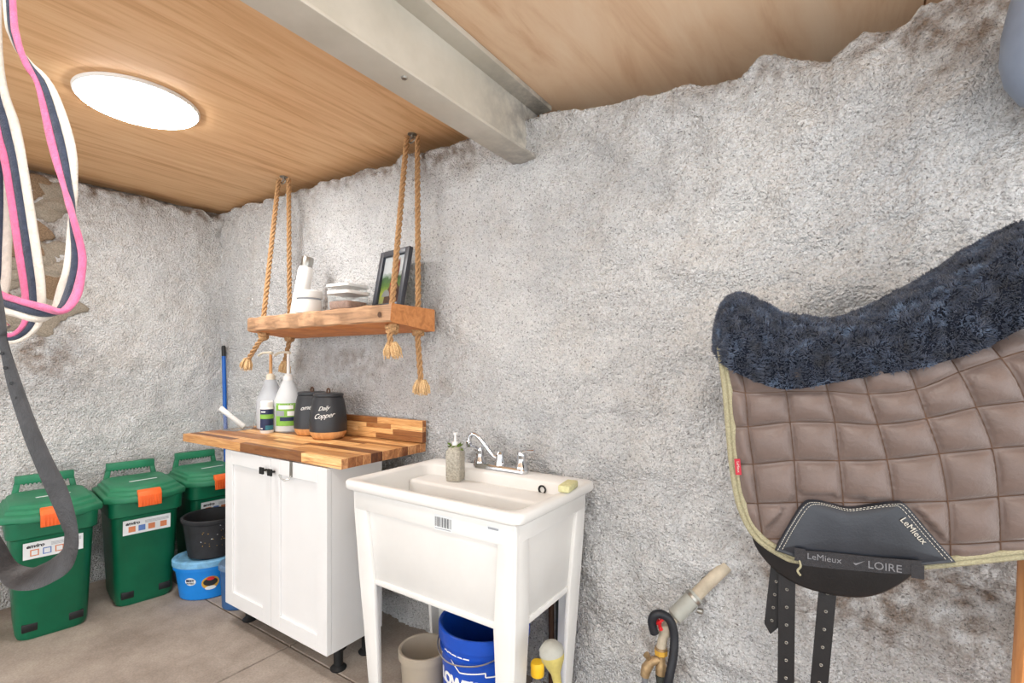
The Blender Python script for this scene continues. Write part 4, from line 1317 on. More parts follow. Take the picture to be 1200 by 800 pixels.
def build_buckets():
    # bright blue oval tub with pale lid
    t = thing('feed_tub', 'bright blue oval feed tub with stickers on the floor under the black bucket', 'tub', (-2.778, 1.240, 0), math.radians(50))
    rf = prof_fn([(0.108, 0), (0.128, 0.165)])
    obj('body', G().lathe([(0.100, 0.0), (0.108, 0.006), (0.126, 0.150), (0.134, 0.152), (0.134, 0.168), (0.128, 0.172)], 44, sx=1.12, sy=0.9), 'blue', t)
    lid = obj('lid', G().lathe([(0.126, 0.168), (0.138, 0.170), (0.139, 0.176), (0.139, 0.196), (0.134, 0.202), (0.120, 0.204), (0.116, 0.198), (0.0, 0.198)], 44, sx=1.12, sy=0.9, cap0=False), 'paleblue', t, label='pale blue lid')
    va = math.atan2(-1.252, 2.752) - math.radians(50)

    def oval(a, z, wa, hz, off):
        g = G()
        pts = [(0, 0)] + [(math.cos(2 * PI * k / 22), math.sin(2 * PI * k / 22)) for k in range(22)]
        vs = []
        for u, w in pts:
            zz = z + w * hz
            r = rf(zz) + off
            aa = a + u * wa
            vs.append((1.12 * r * math.cos(aa), 0.9 * r * math.sin(aa), zz))
        g.add(vs, [(0, 1 + k, 1 + (k + 1) % 22) for k in range(22)])
        return g
    s1 = obj('sticker', oval(va - 0.60, 0.102, 0.20, 0.020, 0.001), 'label', t, label='white oval sticker')
    me = text_round('BEST', 0.017, 'labelnavy', s1, lambda z: rf(z) + 0.002, 0.107, va - 0.60, bold=0.0006)
    me2 = text_round('IN FEED', 0.010, 'ink', s1, lambda z: rf(z) + 0.002, 0.093, va - 0.60)
    for q in (me, me2):
        for v in q.data.vertices:
            v.co = (v.co.x * 1.12, v.co.y * 0.9, v.co.z)
    s2 = obj('sticker', oval(va + 0.08, 0.088, 0.30, 0.034, 0.001), 'gold', t, label='gold and black badge sticker')
    obj('badge_inner', oval(va + 0.08, 0.092, 0.24, 0.020, 0.002), 'ink', s2)
    obj('badge_band', oval(va + 0.08, 0.110, 0.13, 0.009, 0.003), 'red', s2)
    obj('badge_foot', oval(va + 0.08, 0.062, 0.19, 0.010, 0.003), 'label', s2)
    # black rubber bucket
    t = thing('rubber_bucket', 'scuffed black rubber bucket sitting on the bright blue tub', 'bucket', (-2.768, 1.264, 0.2045), 0.4)
    obj('body', G().lathe([(0.100, 0.0), (0.108, 0.006), (0.128, 0.175), (0.134, 0.178), (0.138, 0.184), (0.138, 0.198), (0.132, 0.203), (0.124, 0.200), (0.105, 0.016), (0.0, 0.014)], 44, sx=1.05, cap1=False), 'black_rubber', t)
    r = random.Random(8)
    rf2 = prof_fn([(0.108, 0), (0.128, 0.175)])
    va = math.atan2(-1.255, 2.715) - 0.4
    for k in range(26):
        a, z = va + r.gauss(0.1, 0.35), r.gauss(0.095, 0.03)
        g = patch_round(rf2, z, z + r.uniform(0.0015, 0.004), a, a + r.uniform(0.015, 0.05), 0.001, 1, 2, sx=1.05)
        obj('scuff', g, 'gold' if k % 3 else 'label', t)
    # slate blue bucket mostly behind the cabinet
    t = thing('lidded_bucket', 'slate blue lidded bucket with an orange grip, tucked behind the cabinet', 'bucket', (-2.508, 1.272, 0), 0.2)
    obj('body', G().lathe([(0.070, 0.0), (0.076, 0.006), (0.084, 0.195)], 36), 'slateblue', t)
    lid = obj('lid', G().lathe([(0.085, 0.19), (0.092, 0.194), (0.092, 0.212), (0.086, 0.218), (0.0, 0.220)], 36, cap0=False), 'slatelid', t)
    obj('grip', G().box((-0.065, -0.012, 0.0), (0.02, 0.012, 0.014)), 'orange', t, loc=(-0.03, 0.02, 0.2205), bevel=0.003, label='orange grip')
    # pale grey tub with navy cloth, stacked behind
    t = thing('nesting_tub', 'pale grey tub showing just behind the cabinet edge', 'tub', (-2.63, 1.475, 0), 0)
    obj('body', G().lathe([(0.080, 0.0), (0.086, 0.006), (0.100, 0.415), (0.107, 0.418), (0.107, 0.444), (0.098, 0.446), (0.083, 0.014), (0.0, 0.012)], 36, cap1=False), 'greytub', t)
    g = G().lathe([(0.0, 0.52), (0.03, 0.515), (0.06, 0.49), (0.08, 0.46), (0.085, 0.43), (0.0, 0.42)], 14, cap0=False, cap1=False)
    r = random.Random(3)
    g.v = [(x + r.uniform(-0.008, 0.008), y + r.uniform(-0.008, 0.008), z + r.uniform(-0.012, 0.012)) for x, y, z in g.v]
    o = obj('folded_cloth', g, 'navy', None, loc=(-2.63, 1.475, 0.0))
    tag(o, 'navy cloth bundled in the top of the pale grey tub', 'cloth')
    # broom pole
    t = thing('broom_pole', 'bright blue broom pole with a black tip leaning in the corner', 'broom', (-3.275, 1.588, 0.0), rot=(0, math.radians(-2.4), 0))
    obj('pole', G().lathe([(0.012, 0.0), (0.012, 1.27)], 14), 'polebl', t)
    obj('tip', G().lathe([(0.0128, 1.25), (0.0128, 1.305), (0.009, 1.318), (0, 1.32)], 14), 'black_plastic', t, label='black end cap')


build_buckets()


# ================================================================== STRAPS HANGING ON THE LEFT
def ribbon(g, stations, th, u0, u1, seg=10, n=7, squash=1.0):
    """a rounded band; stations are pairs of 3D edge points, u0..u1 the part of the width used"""
    A = spline([tuple(a) for a, b in stations], n)
    B = spline([tuple(b) for a, b in stations], n)
    m = len(A)
    rs = []
    C = [Vector(a).lerp(Vector(b), (u0 + u1) / 2) for a, b in zip(A, B)]
    prev = None
    for i in range(m):
        t = (C[min(i + 1, m - 1)] - C[max(i - 1, 0)]).normalized()
        w = Vector(B[i]) - Vector(A[i])
        hw = max(w.length * (u1 - u0) / 2, th * 0.8)
        w = (w - t * w.dot(t)).normalized()
        nn = t.cross(w)
        rs.append([tuple(C[i] + w * hw * squash * math.copysign(abs(math.cos(a)) ** 0.7, math.cos(a)) + nn * th * math.sin(a)) for a in [2 * PI * k / seg for k in range(seg)]])
    g.rings(rs)


def build_straps():
    hook = Vector((-0.90, 0.13, CEIL))
    t = thing('striped_lead', 'looped lead webbing striped pink, navy and cream hanging at the left edge', 'lead', tuple(hook))

    def E(pp, pc, dp, dc):
        return (view_point(pp[0], pp[1], dp) - hook, view_point(pc[0], pc[1], dc) - hook)
    up = (Vector((-0.006, 0, -0.03)), Vector((0.012, 0, -0.03)))
    up2 = (Vector((-0.012, 0.01, -0.03)), Vector((0.006, 0.012, -0.03)))
    run1 = [up, E((8, -200), (-4, -200), .62, .62), E((17, 0), (5, 0), .62, .62), E((21, 45), (15, 46), .612, .628), E((30, 75), (34, 73), .612, .628), E((43, 105), (62, 98), .618, .622), E((56, 167), (86, 162), .62, .62), E((71, 218), (91, 213), .615, .625),
            E((86, 256), (84, 252), .608, .630), E((100, 296), (77, 300), .62, .62), E((99, 325), (73, 322), .62, .62), E((92, 350), (66, 346), .612, .632), E((76, 364), (60, 366), .600, .630), E((50, 356), (44, 377), .600, .610), E((22, 348), (16, 371), .60, .60), E((0, 340), (-3, 364), .60, .60), E((-40, 318), (-50, 340), .60, .60), E((-80, 250), (-105, 260), .61, .61), E((-70, 60), (-95, 60), .62, .62), up2]
    run2 = [up, E((-14, -200), (0, -200), .66, .66), E((-18, 60), (2, 60), .66, .66), E((-9, 150), (23, 148), .66, .66), E((3, 195), (31, 190), .66, .66), E((19, 300), (48, 298), .66, .66), E((26, 345), (53, 345), .66, .66), E((26, 374), (50, 378), .655, .665), E((13, 390), (30, 398), .65, .66), E((-4, 386), (2, 402), .645, .65), E((-30, 360), (-34, 384), .64, .64), E((-70, 250), (-90, 255), .64, .64), E((-60, 60), (-84, 60), .65, .65), up2]
    run3 = [up2, E((-26, -200), (-12, -200), .69, .69), E((-22, 100), (4, 98), .69, .69), E((-14, 200), (14, 198), .69, .69), E((-15, 290), (13, 290), .69, .69), E((-22, 340), (6, 350), .69, .69), E((-50, 380), (-40, 405), .69, .69), E((-110, 250), (-135, 250), .69, .69), up2]
    for nm, mat, a, b in (('pink_stripe', 'pink', 0.0, 0.335), ('navy_stripe', 'navy', 0.333, 0.667), ('cream_stripe', 'cream', 0.665, 1.0)):
        g = G()
        for r in (run1, run2, run3):
            ribbon(g, r, 0.0036, a, b)
        obj(nm, g, mat, t, angle=70, label=mat + ' woven stripe')
    g = G().lathe([(0.01, 0), (0.01, -0.01), (0.005, -0.012), (0.005, -0.03)], 12)
    g.tube([(0.022 * math.cos(a), 0, -0.035 + 0.018 * math.sin(a)) for a in [PI + PI * k / 12 for k in range(13)]], 0.005, 8)
    o = obj('ceiling_hook', g, 'steel', None, loc=tuple(hook))
    tag(o, 'steel ceiling hook carrying the striped lead and the leather strap', 'hook')
    sn = G().tube([view_point(-6, 372, .655) - hook, view_point(4, 378, .655) - hook, view_point(10, 383, .655) - hook], [0.004, 0.0045, 0.003], 8)
    obj('snap', sn, 'chrome', t, label='silver snap clip')
    # leather strap
    t2 = thing('leather_strap', 'worn dark leather strap with punched holes looping down at the left edge', 'strap', tuple(hook))
    st = [((-0.02, 0.0, -0.03), (0.0, 0.0, -0.03)), E((-80, -200), (-60, -200), .54, .54), E((-40, 200), (-20, 198), .52, .52), E((-14, 370), (6, 366), .50, .50), E((-1, 402), (8, 396), .50, .50), E((8, 450), (24, 444), .50, .50), E((25, 505), (44, 498), .495, .495), E((41, 546), (62, 538), .49, .49), E((57, 582), (80, 574), .488, .486), E((71, 614), (90, 612), .49, .482), E((76, 634), (90, 640), .50, .482), E((68, 654), (78, 662), .515, .495), E((44, 667), (50, 680), .53, .51), E((20, 664), (22, 681), .54, .52), E((2, 640), (-3, 662), .54, .525), E((-20, 580), (-34, 592), .54, .53), E((-60, 400), (-84, 400), .54, .54), E((-100, -200), (-120, -200), .56, .56), ((-0.024, 0.01, -0.03), (-0.004, 0.01, -0.03))]
    st = [(Vector(a), Vector(b)) for a, b in st]
    g = G()
    ribbon(g, st, 0.0016, 0, 1, 12, 7)
    so = obj('strap', g, 'leather', t2, angle=70)
    for px, py in ((6, 431), (13, 449), (20, 466), (2, 414)):
        p = view_point(px, py, 0.4985) - hook
        d = (view_point(px, py, 0.5) - Vector((0, 0, CAM_Z))).normalized()
        gg = G().lathe([(0.0, 0.0006), (0.0014, 0.0006), (0.0017, 0.0)], 10, cap0=False)
        q = Vector((0, 0, 1)).rotation_difference(-d)
        gg.v = [tuple(q @ Vector(v) + p - d * 0.0012) for v in gg.v]
        obj('punched_hole', gg, 'black_plastic', so)


build_straps()


# ================================================================== SADDLE, PAD AND FLEECE ON THE RIGHT
SO = Vector((0.013, 1.120, 1.082))
SR = math.radians(9)
VC = 0.17               # saddle centre line, behind the near side


def sv(b):
    """how far back the near side sheet lies at height b: hangs flat, curls over towards the top"""
    return 0.0 if b < 0.08 else 0.155 * min(1, (b - 0.08) / 0.17) ** 2


def build_pad():
    nodes = {
        -1: [(-0.2294, 0.1513), (-0.1966, 0.1460), (-0.1262, 0.1426), (-0.0575, 0.1453), (0.0057, 0.1450), (0.0703, 0.1545), (0.1252, 0.1766), (0.1790, 0.1973), (0.2362, 0.2156), (0.2963, 0.2287)],
        0: [(-0.2212, 0.0681), (-0.1824, 0.0591), (-0.1104, 0.0629), (-0.0411, 0.0656), (0.0227, 0.0622), (0.0933, 0.0728), (0.1532, 0.1034), (0.2117, 0.1276), (0.2707, 0.1484), (0.3301, 0.1622)],
        1: [(-0.2140, -0.0108), (-0.1773, -0.0090), (-0.1035, 0.0039), (-0.0296, 0.0074), (0.0368, 0.0067), (0.1079, 0.0209), (0.1755, 0.0435), (0.2379, 0.0558), (0.2963, 0.0679), (0.3485, 0.0749)],
        2: [(-0.2068, -0.0864), (-0.1683, -0.0840), (-0.0966, -0.0703), (-0.0229, -0.0648), (0.0508, -0.0564), (0.1252, -0.0403), (0.1959, -0.0257), (0.2535, -0.0155), (0.3090, -0.0047), (0.3568, 0.0021)],
        3: [(-0.1976, -0.1648), (-0.1602, -0.1619), (-0.0917, -0.1514), (-0.0162, -0.1428), (0.0601, -0.1332), (0.1370, -0.1219), (0.2038, -0.1064), (0.2604, -0.0944), (0.3132, -0.0829), (0.3634, -0.0744)],
        4: [(-0.1885, -0.2368), (-0.1512, -0.2314), (-0.0868, -0.2213), (-0.0143, -0.2129), (0.0610, -0.2044), (0.1406, -0.1967), (0.2064, -0.1823), (0.2621, -0.1686), (0.3132, -0.1555), (0.3634, -0.1444)],
        5: [(-0.1865, -0.3142), (-0.1462, -0.3080), (-0.0868, -0.2964), (-0.0143, -0.2860), (0.0629, -0.2754), (0.1424, -0.2619), (0.2073, -0.2457), (0.2621, -0.2324), (0.3132, -0.2196), (0.3634, -0.2070)]}
    rows = [nodes[k] for k in sorted(nodes)]
    n = 14
    dense_rows = [spline(r, n) for r in rows]
    cols = list(zip(*dense_rows))
    grid = [spline(c, n) for c in cols]           # grid[col][row]
    A = np.array(grid)                            # nx, ny, 2
    nx, ny = A.shape[:2]
    out = [(-0.2315, 0.1513), (-0.2212, 0.0753), (-0.2140, -0.0119), (-0.2058, -0.1009), (-0.1915, -0.1759), (-0.1632, -0.2300), (-0.1163, -0.2598), (-0.0868, -0.2650), (0.0000, -0.2600), (0.0970, -0.2435), (0.2370, -0.2016), (0.3217, -0.1776), (0.3551, -0.1561), (0.3675, -0.0854), (0.3551, 0.0544), (0.3217, 0.2140)]
    outl = spline(out, 8)
    poly = np.array(outl + [(.2, .5), (-.3, .5)])

    def inside(P):
        x, y = P[..., 0], P[..., 1]
        r = np.zeros(x.shape, bool)
        for (x0, y0), (x1, y1) in zip(poly, np.roll(poly, -1, 0)):
            c = ((y0 > y) != (y1 > y)) & (x < (x1 - x0) * (y - y0) / (y1 - y0 + 1e-12) + x0)
            r ^= c
        return r
    i, j = np.meshgrid(np.arange(nx), np.arange(ny), indexing='ij')
    u, w = (i % n) / n, (j % n) / n
    puff = (np.abs(np.sin(PI * u)) ** 0.45) * (np.abs(np.sin(PI * w)) ** 0.45)
    wr = np.random.default_rng(3)
    h = 0.020 * puff
    # gentle tension wrinkles near the seams
    h += 0.0012 * np.sin(A[..., 1] * 420 + 3 * np.sin(A[..., 0] * 30)) * (1 - puff) * (np.abs(np.sin(PI * w)))
    # the quilting flattens towards the bound edge and under the leather patch
    dmin = np.full(A.shape[:2], 9.0)
    for q in spline(out, 16):
        dmin = np.minimum(dmin, np.hypot(A[..., 0] - q[0], A[..., 1] - q[1]))
    h *= np.clip((dmin - 0.004) / 0.022, 0.06, 1)
    px_, pz_ = A[..., 0], A[..., 1]
    und = (pz_ < -0.128) & (pz_ > -0.27) & (px_ > -0.145) & (px_ < 0.165) & (px_ > -0.09 - (-0.128 - pz_) * 0.72) & (px_ < 0.085 + (-0.128 - pz_) * 0.80)
    h = np.where(und, h * 0.25, h)
    bb = A[..., 1]
    back = np.vectorize(sv)(bb)
    ins = inside(A)
    t = thing('saddle_pad', 'brown quilted satin saddle pad with olive piping over the saddle', 'saddle pad', tuple(SO), SR)
    for side in (0, 1):
        g = G()
        V = -0.003 - h + back
        V2 = V if side == 0 else 2 * VC - V
        idx = -np.ones((nx, ny), int)
        cen = (A[:-1, :-1] + A[1:, 1:]) / 2
        keep = inside(cen)
        vs, fs = [], []
        for a in range(nx - 1):
            for b in range(ny - 1):
                if keep[a, b]:
                    q = []
                    for (p, r) in ((a, b), (a + 1, b), (a + 1, b + 1), (a, b + 1)):
                        if idx[p, r] < 0:
                            idx[p, r] = len(vs)
                            vs.append((A[p, r, 0], V2[p, r], A[p, r, 1]))
                        q.append(idx[p, r])
                    fs.append(tuple(q))
        # backing sheet 6 mm behind gives the pad its thickness
        g.add(vs, fs)
        s = 0.006 if side == 0 else -0.006
        vs2 = []
        for p in range(nx):
            for r in range(ny):
                if idx[p, r] >= 0:
                    vs2.append((idx[p, r], (A[p, r, 0], (back[p, r] if side == 0 else 2 * VC - back[p, r]) + s, A[p, r, 1])))
        vs2.sort()
        g.add([v for _, v in vs2], [f[::-1] for f in fs])
        obj('quilted_panel', g.mesh('quilted_panel', 'satin', angle=180, fixn=False), None, t)
        sg = -1 if side == 0 else 1
        ol = np.array(outl)
        tn = np.gradient(ol, axis=0)
        tn /= np.linalg.norm(tn, axis=1, keepdims=True)
        nin = np.stack([-tn[:, 1], tn[:, 0]], 1)
        for off, rad, dv in ((0.0, 0.0060, 0.002), (0.0092, 0.0050, 0.005)):
            q = ol + nin * off
            pts = [(a, (sv(b) - dv if side == 0 else 2 * VC - sv(b) + dv), b) for a, b in q]
            obj('piping', G().tube(pts, rad, 10), 'piping', t, label='olive corded piping')
    # quilting seams as dark thread, which also paints in the shade along them
    g = G()
    for c in list(range(0, nx, n)):
        seg_ = []
        for k in list(range(ny)) + [None]:
            if k is not None and ins[c, k]:
                seg_.append((A[c, k, 0], back[c, k] - 0.0042, A[c, k, 1]))
            elif len(seg_) > 1:
                g.tube(seg_, 0.0011, 5)
                seg_ = []
    for k in list(range(0, ny, n)):
        seg_ = []
        for c in list(range(nx)) + [None]:
            if c is not None and ins[c, k]:
                seg_.append((A[c, k, 0], back[c, k] - 0.0042, A[c, k, 1]))
            elif len(seg_) > 1:
                g.tube(seg_, 0.0009, 5)
                seg_ = []
    so = obj('quilting_seam_shade', g, 'brown_seal', t)
    so['kind'] = 'stuff'
    # leather wear patch
    pat = spline([(-0.1302, -0.2464), (-0.1084, -0.1981), (-0.0829, -0.1510), (-0.0643, -0.1420), (-0.0382, -0.1448), (-0.0105, -0.1485), (0.0236, -0.1399), (0.0601, -0.1303), (0.0758, -0.1335), (0.1079, -0.1761), (0.1442, -0.2228)], 6) + [(0.0933, -0.2374), (0.0000, -0.2520), (-0.0868, -0.2568)]
    cx, cy = 0.0, -.195

    def rings(scales):
        return [[(cx + (x - cx) * s, v, cy + (y - cy) * s) for x, y in pat] for s, v in scales]
    po = obj('wear_patch', G().rings(rings([(1.0, -0.004), (1.0, -0.0175), (0.975, -0.0195), (0.93, -0.0180), (0.90, -0.0190), (0.6, -0.0215), (0.2, -0.022)])), 'patch', t, label='smooth black leather wear patch', angle=60)
    for s, nm in ((0.905, 'stitching'), (0.965, 'stitching')):
        loop = [(cx + (x - cx) * s, -0.0202, cy + (y - cy) * s) for x, y in pat[:-3]]
        g = G()
        L = loop
        acc = 0
        for a, b in zip(L, L[1:]):
            a, b = Vector(a), Vector(b)
            m = max(1, int((b - a).length / 0.0042))
            for k in range(m):
                g.tube([a.lerp(b, (k + 0.1) / m), a.lerp(b, (k + 0.72) / m)], 0.0006, 5)
        st = obj(nm, g, 'thread', po)
        st['kind'] = 'stuff'
    text('LeMieux', 0.0148, 'thread', t, (0.0845, -0.0226, -0.1755), (PI / 2, math.radians(50), 0), depth=0.0004)
    # webbing strap at the hem
    g = G()
    top = spline([(-0.0946, -0.2375), (-0.0479, -0.2330), (0.0000, -0.2310), (0.0471, -0.2290), (0.0942, -0.2250)], 6)
    bot = spline([(-0.0907, -0.2642), (-0.0479, -0.2623), (0.0000, -0.2590), (0.0471, -0.2553), (0.0951, -0.2480)], 6)
    g.rings([[(a[0], -0.0245, a[1]), (b[0], -0.0245, b[1]), (b[0], -0.0275, b[1]), (a[0], -0.0275, a[1])] for a, b in zip(top, bot)])
    wb = obj('hem_strap', g, 'strapbl', t, label='black woven hem strap')
    text('LeMieux', 0.016, 'inkdim', wb, (-0.050, -0.0279, -0.2450), (PI / 2, 0, 0), depth=0.0003, name='lettering')
    text('LOIRE', 0.019, 'inkdim', wb, (0.042, -0.0279, -0.2450), (PI / 2, 0, 0), depth=0.0003, name='lettering')
    obj('tick_mark', G().prism([(-0.008, 0.000), (-0.004, -0.004), (0.010, 0.006), (-0.003, -0.0005)], 1, -0.0003, 0.0003), 'inkdim', wb, loc=(0.003, -0.0279, -0.2450), smooth=False)
    for x in (-.090, .088):
        obj('end_tab', G().box((-0.008, -0.0008, -0.012), (0.010, 0.0, 0.012)), 'strapbl', wb, loc=(x, -0.0276, -0.2445))
    obj('loose_thread', G().tube(spline([(-.090, -0.027, -.255), (-.088, -0.029, -.266), (-.093, -0.029, -.275), (-.088, -0.029, -.283)], 5), 0.002, 6), 'piping', t)
    tg = obj('brand_tag', G().box((-0.006, -0.0008, -0.016), (0.005, 0.0008, 0.016)), 'redtag', t, loc=(-.1955, -0.013, -.090), rot=(0, math.radians(-5), 0), label='small red sewn tag')
    text('LeMieux', 0.0065, 'thread', tg, (0, -0.0010, 0), (PI / 2, PI / 2, 0), depth=0.0001)


build_pad()


def build_saddle():
    t = thing('saddle', 'black leather saddle on a wooden stand, its flap and girth straps showing below the pad', 'saddle', tuple(SO), SR)
    # seat and tree under the fleece
    a_ = np.linspace(-0.21, 0.36, 24)
    top = np.interp(a_, [-.21, -.20, -.10, -.03, .05, .15, .24, .31, .36], [.18, .215, .18, .165, .185, .225, .28, .30, .23])
    rs = []
    for a, tp in zip(a_, top):
        k = min(1, (a + 0.215) / 0.05, (0.37 - a) / 0.06)
        hw = 0.13 * math.sqrt(max(0.05, k))
        rs.append([(a, VC - hw * math.cos(p), (tp - 0.13) + 0.13 * math.sin(p) ** 0.8) for p in [PI * q / 14 for q in range(15)]] + [(a, VC + 0.08, tp - 0.20), (a, VC - 0.08, tp - 0.20)])
    obj('seat', G().rings(rs), 'saddleleather', t, angle=60)
    for side in (0, 1):
        out = spline([(-0.1743, -0.1688), (-0.1683, -0.2427), (-0.1342, -0.2918), (-0.0829, -0.3205), (-0.0133, -0.3271), (0.0396, -0.3129), (0.0860, -0.2738), (0.1252, -0.2172), (0.1746, -0.1124), (0.2187, 0.0239)], 6) + [(0.2187, 0.1007), (-0.1163, 0.0996)]
        g = G()

        def V(b, off):
            v = 0.012 + max(0, sv(b)) + off
            return v if side == 0 else 2 * VC - v
        cxx, cyy = 0.0, -0.1
        rings = []
        for s, off in ((1.0, 0.012), (1.0, 0.003), (0.98, 0.0), (0.6, 0.0), (0.2, 0.0)):
            rings.append([(cxx + (x - cxx) * s, V(cyy + (y - cyy) * s, off), cyy + (y - cyy) * s) for x, y in out])
        obj('flap', g.rings(rings), 'saddleleather', t, angle=60, label='black leather flap')
    # girth straps

    def billet(p0, p1, w, v, holes, point=True):
        p0, p1 = Vector((p0[0], v, p0[1])), Vector((p1[0], v, p1[1]))
        d = (p1 - p0).normalized()
        sd = Vector((d.z, 0, -d.x)) * w / 2
        tip = p1 + d * w * 0.7
        n = 10
        L = [p0 + sd] + [p1 + sd] + [tip] + [p1 - sd] + [p0 - sd]
        g = G()
        m = len(L)
        g.add([tuple(q + Vector((0, -0.002, 0))) for q in L] + [tuple(q + Vector((0, 0.002, 0))) for q in L], [tuple(range(m)), tuple(range(m, 2 * m))[::-1]] + [(i, (i + 1) % m, m + (i + 1) % m, m + i) for i in range(m)])
        b = obj('girth_strap', g, 'leather' if False else 'saddleleather', t, bevel=0.0012, seg=1, label='black girth strap with holes')
        for k in range(holes):
            c = p0.lerp(p1, (k + 1.2) / (holes + 0.6))
            e = G().lathe([(0.0012, 0.0), (0.0022, 0.0012), (0.0032, 0.0)], 10, cap0=False, cap1=False)
            e.v = [(x, -z, y) for x, y, z in e.v]
            obj('eyelet', e, 'steel', b, loc=tuple(c + Vector((0, -0.0022, 0))))
    billet((-0.1223, -0.2940), (-0.1342, -0.4178), 0.023, 0.034, 4)
    billet((-0.1064, -0.2928), (-0.1094, -0.5990), 0.027, 0.026, 8)
    billet((-0.0344, -0.2875), (-0.0575, -0.5924), 0.027, 0.026, 8)
    # stand
    s = thing('saddle_stand', 'varnished pine saddle stand leg below the saddle at the right edge', 'stand', tuple(Vector((SO.x, SO.y, 0))), SR)
    g = G()
    rs = []
    for z, dx in ((0.0, -0.075), (0.2, -0.055), (0.45, -0.033), (0.58, -0.022), (0.75, -0.014), (0.95, -0.010), (1.02, -0.01)):
        x0 = 0.312 + dx
        rs.append([(x0, VC - 0.022, z), (x0 + 0.13 - dx * 0.5, VC - 0.022, z), (x0 + 0.13 - dx * 0.5, VC + 0.022, z), (x0, VC + 0.022, z)])
    obj('leg', g.rings(rs), 'standwood', s, bevel=0.005)
    obj('top_rail', G().box((-0.12, VC - 0.03, 1.02), (0.40, VC + 0.03, 1.07)), 'standwood', s, bevel=0.006)
    obj('foot', G().box((0.19, VC - 0.20, 0.0), (0.44, VC + 0.18, 0.05)), 'standwood', s, bevel=0.006)


build_saddle()


def build_fleece():
    t = thing('fleece_seat_cover', 'fluffy navy sheepskin seat cover draped along the top of the saddle', 'seat cover', tuple(SO + Vector((0, 0, 0.2))), SR)
    Z0 = 0.2
    tx = [-0.2449, -0.2376, -0.2242, -0.2017, -0.1794, -0.1432, -0.0956, -0.0286, 0.0217, 0.0740, 0.1496, 0.1994, 0.2370, 0.2963, 0.3551, 0.3799]
    tz = [0.1775, 0.2202, 0.2502, 0.2621, 0.2584, 0.2350, 0.2126, 0.1994, 0.2076, 0.2324, 0.2707, 0.3088, 0.3352, 0.3611, 0.3256, 0.2688]
    bx = [-0.2449, -0.2376, -0.2222, -0.1763, -0.1193, -0.0731, 0.0133, 0.0933, 0.1496, 0.2029, 0.2370, 0.2963, 0.3551, 0.3799]
    bz = [0.1514, 0.1357, 0.1149, 0.0870, 0.0669, 0.0734, 0.0941, 0.1101, 0.1297, 0.1565, 0.1869, 0.2050, 0.2041, 0.2129]
    A = np.concatenate([np.linspace(-.245, -.20, 10), np.linspace(-.19, .35, 66), np.linspace(.355, .38, 6)])
    T = np.interp(A, tx, tz)
    B = np.interp(A, bx, bz)
    ker = np.array([1, 2, 3, 2, 1]) / 9
    T = np.convolve(np.pad(T, 2, 'edge'), ker, 'valid')
    B = np.convolve(np.pad(B, 2, 'edge'), ker, 'valid')
    T = 0.118 + (T - 0.118) * 1.09          # the crest lies further back than the flank
    NP = 40
    ph = np.linspace(0, PI, NP)
    P = np.zeros((len(A), NP, 3))
    for i, a in enumerate(A):
        k = min(1.0, (a + 0.2455) / 0.045 + 0.02)
        k2 = min(1.0, (0.3805 - a) / 0.05 + 0.02)
        hw = 0.195 * math.sqrt(max(0.02, 1 - (1 - k) ** 2)) * math.sqrt(max(0.02, 1 - (1 - k2) ** 2))
        c, s = np.cos(ph), np.sin(ph)
        P[i, :, 0] = a
        P[i, :, 1] = VC - 0.0 - hw * np.sign(c) * np.abs(c) ** 0.75
        # flank bulges outward like a roll
        P[i, :, 2] = B[i] + (T[i] - B[i]) * np.abs(s) ** 0.62
    # dents and lumps
    lum = noise2(len(A), NP, 0.01, 0.03, 0.12, 5) * 0.0035
    P[..., 1] -= lum * np.cos(ph)[None, :]
    P[..., 2] += lum * np.sin(ph)[None, :] - Z0
    g = G()
    inner = P.copy()
    inner[..., 1] = VC + (P[..., 1] - VC) * 0.80
    inner[..., 2] = P[..., 2] - 0.022 * np.sin(ph)[None, :] + 0.004
    rs = [[tuple(v) for v in P[i]] + [tuple(v) for v in inner[i][::-1]] for i in range(len(A))]
    obj('hide', g.rings(rs), 'fleecebase', t, angle=80)
    # pile: short curling tufts over the outer skin
    du = P[1:, :-1] - P[:-1, :-1]
    dv = P[:-1, 1:] - P[:-1, :-1]
    nrm = np.cross(du, dv)
    area = np.linalg.norm(nrm, axis=2)
    nrm = nrm / (area[..., None] + 1e-12)
    cenv = np.array([0, VC, float(np.mean(P[..., 2])) - 0.1])
    flip = np.sum(nrm * (P[:-1, :-1] - cenv), axis=2) < 0
    if flip.mean() > 0.5:
        nrm = -nrm
    pr = (area / area.sum()).reshape(-1)
    nt = 90000
    r = np.random.default_rng(2)
    pick = r.choice(len(pr), nt, p=pr)
    ii, jj = np.unravel_index(pick, area.shape)
    fu, fv = r.random((nt, 1)), r.random((nt, 1))
    base = P[ii, jj] + du[ii, jj] * fu + dv[ii, jj] * fv
    nn = nrm[ii, jj]
    # curl direction follows a smooth random field, so the pile forms locks
    fx = noise2(len(A), NP, 0.01, 0.02, 0.1, 31)[ii, jj]
    fz = noise2(len(A), NP, 0.01, 0.02, 0.1, 32)[ii, jj]
    fy = noise2(len(A), NP, 0.01, 0.02, 0.1, 33)[ii, jj]
    curl = np.stack([fx, fy, fz], 1) * 0.45 + r.normal(0, 0.35, (nt, 3))
    ln = r.uniform(0.006, 0.0115, (nt, 1))
    d1 = nn + curl * 0.6
    d1 /= np.linalg.norm(d1, axis=1, keepdims=True)
    d2 = nn + curl * 1.7
    d2 /= np.linalg.norm(d2, axis=1, keepdims=True)
    s1 = np.cross(d1, r.normal(0, 1, (nt, 3)))
    s1 /= np.linalg.norm(s1, axis=1, keepdims=True)
    s2 = np.cross(d1, s1)
    wd = r.uniform(0.0006, 0.0012, (nt, 1))
    b0 = base - nn * 0.002
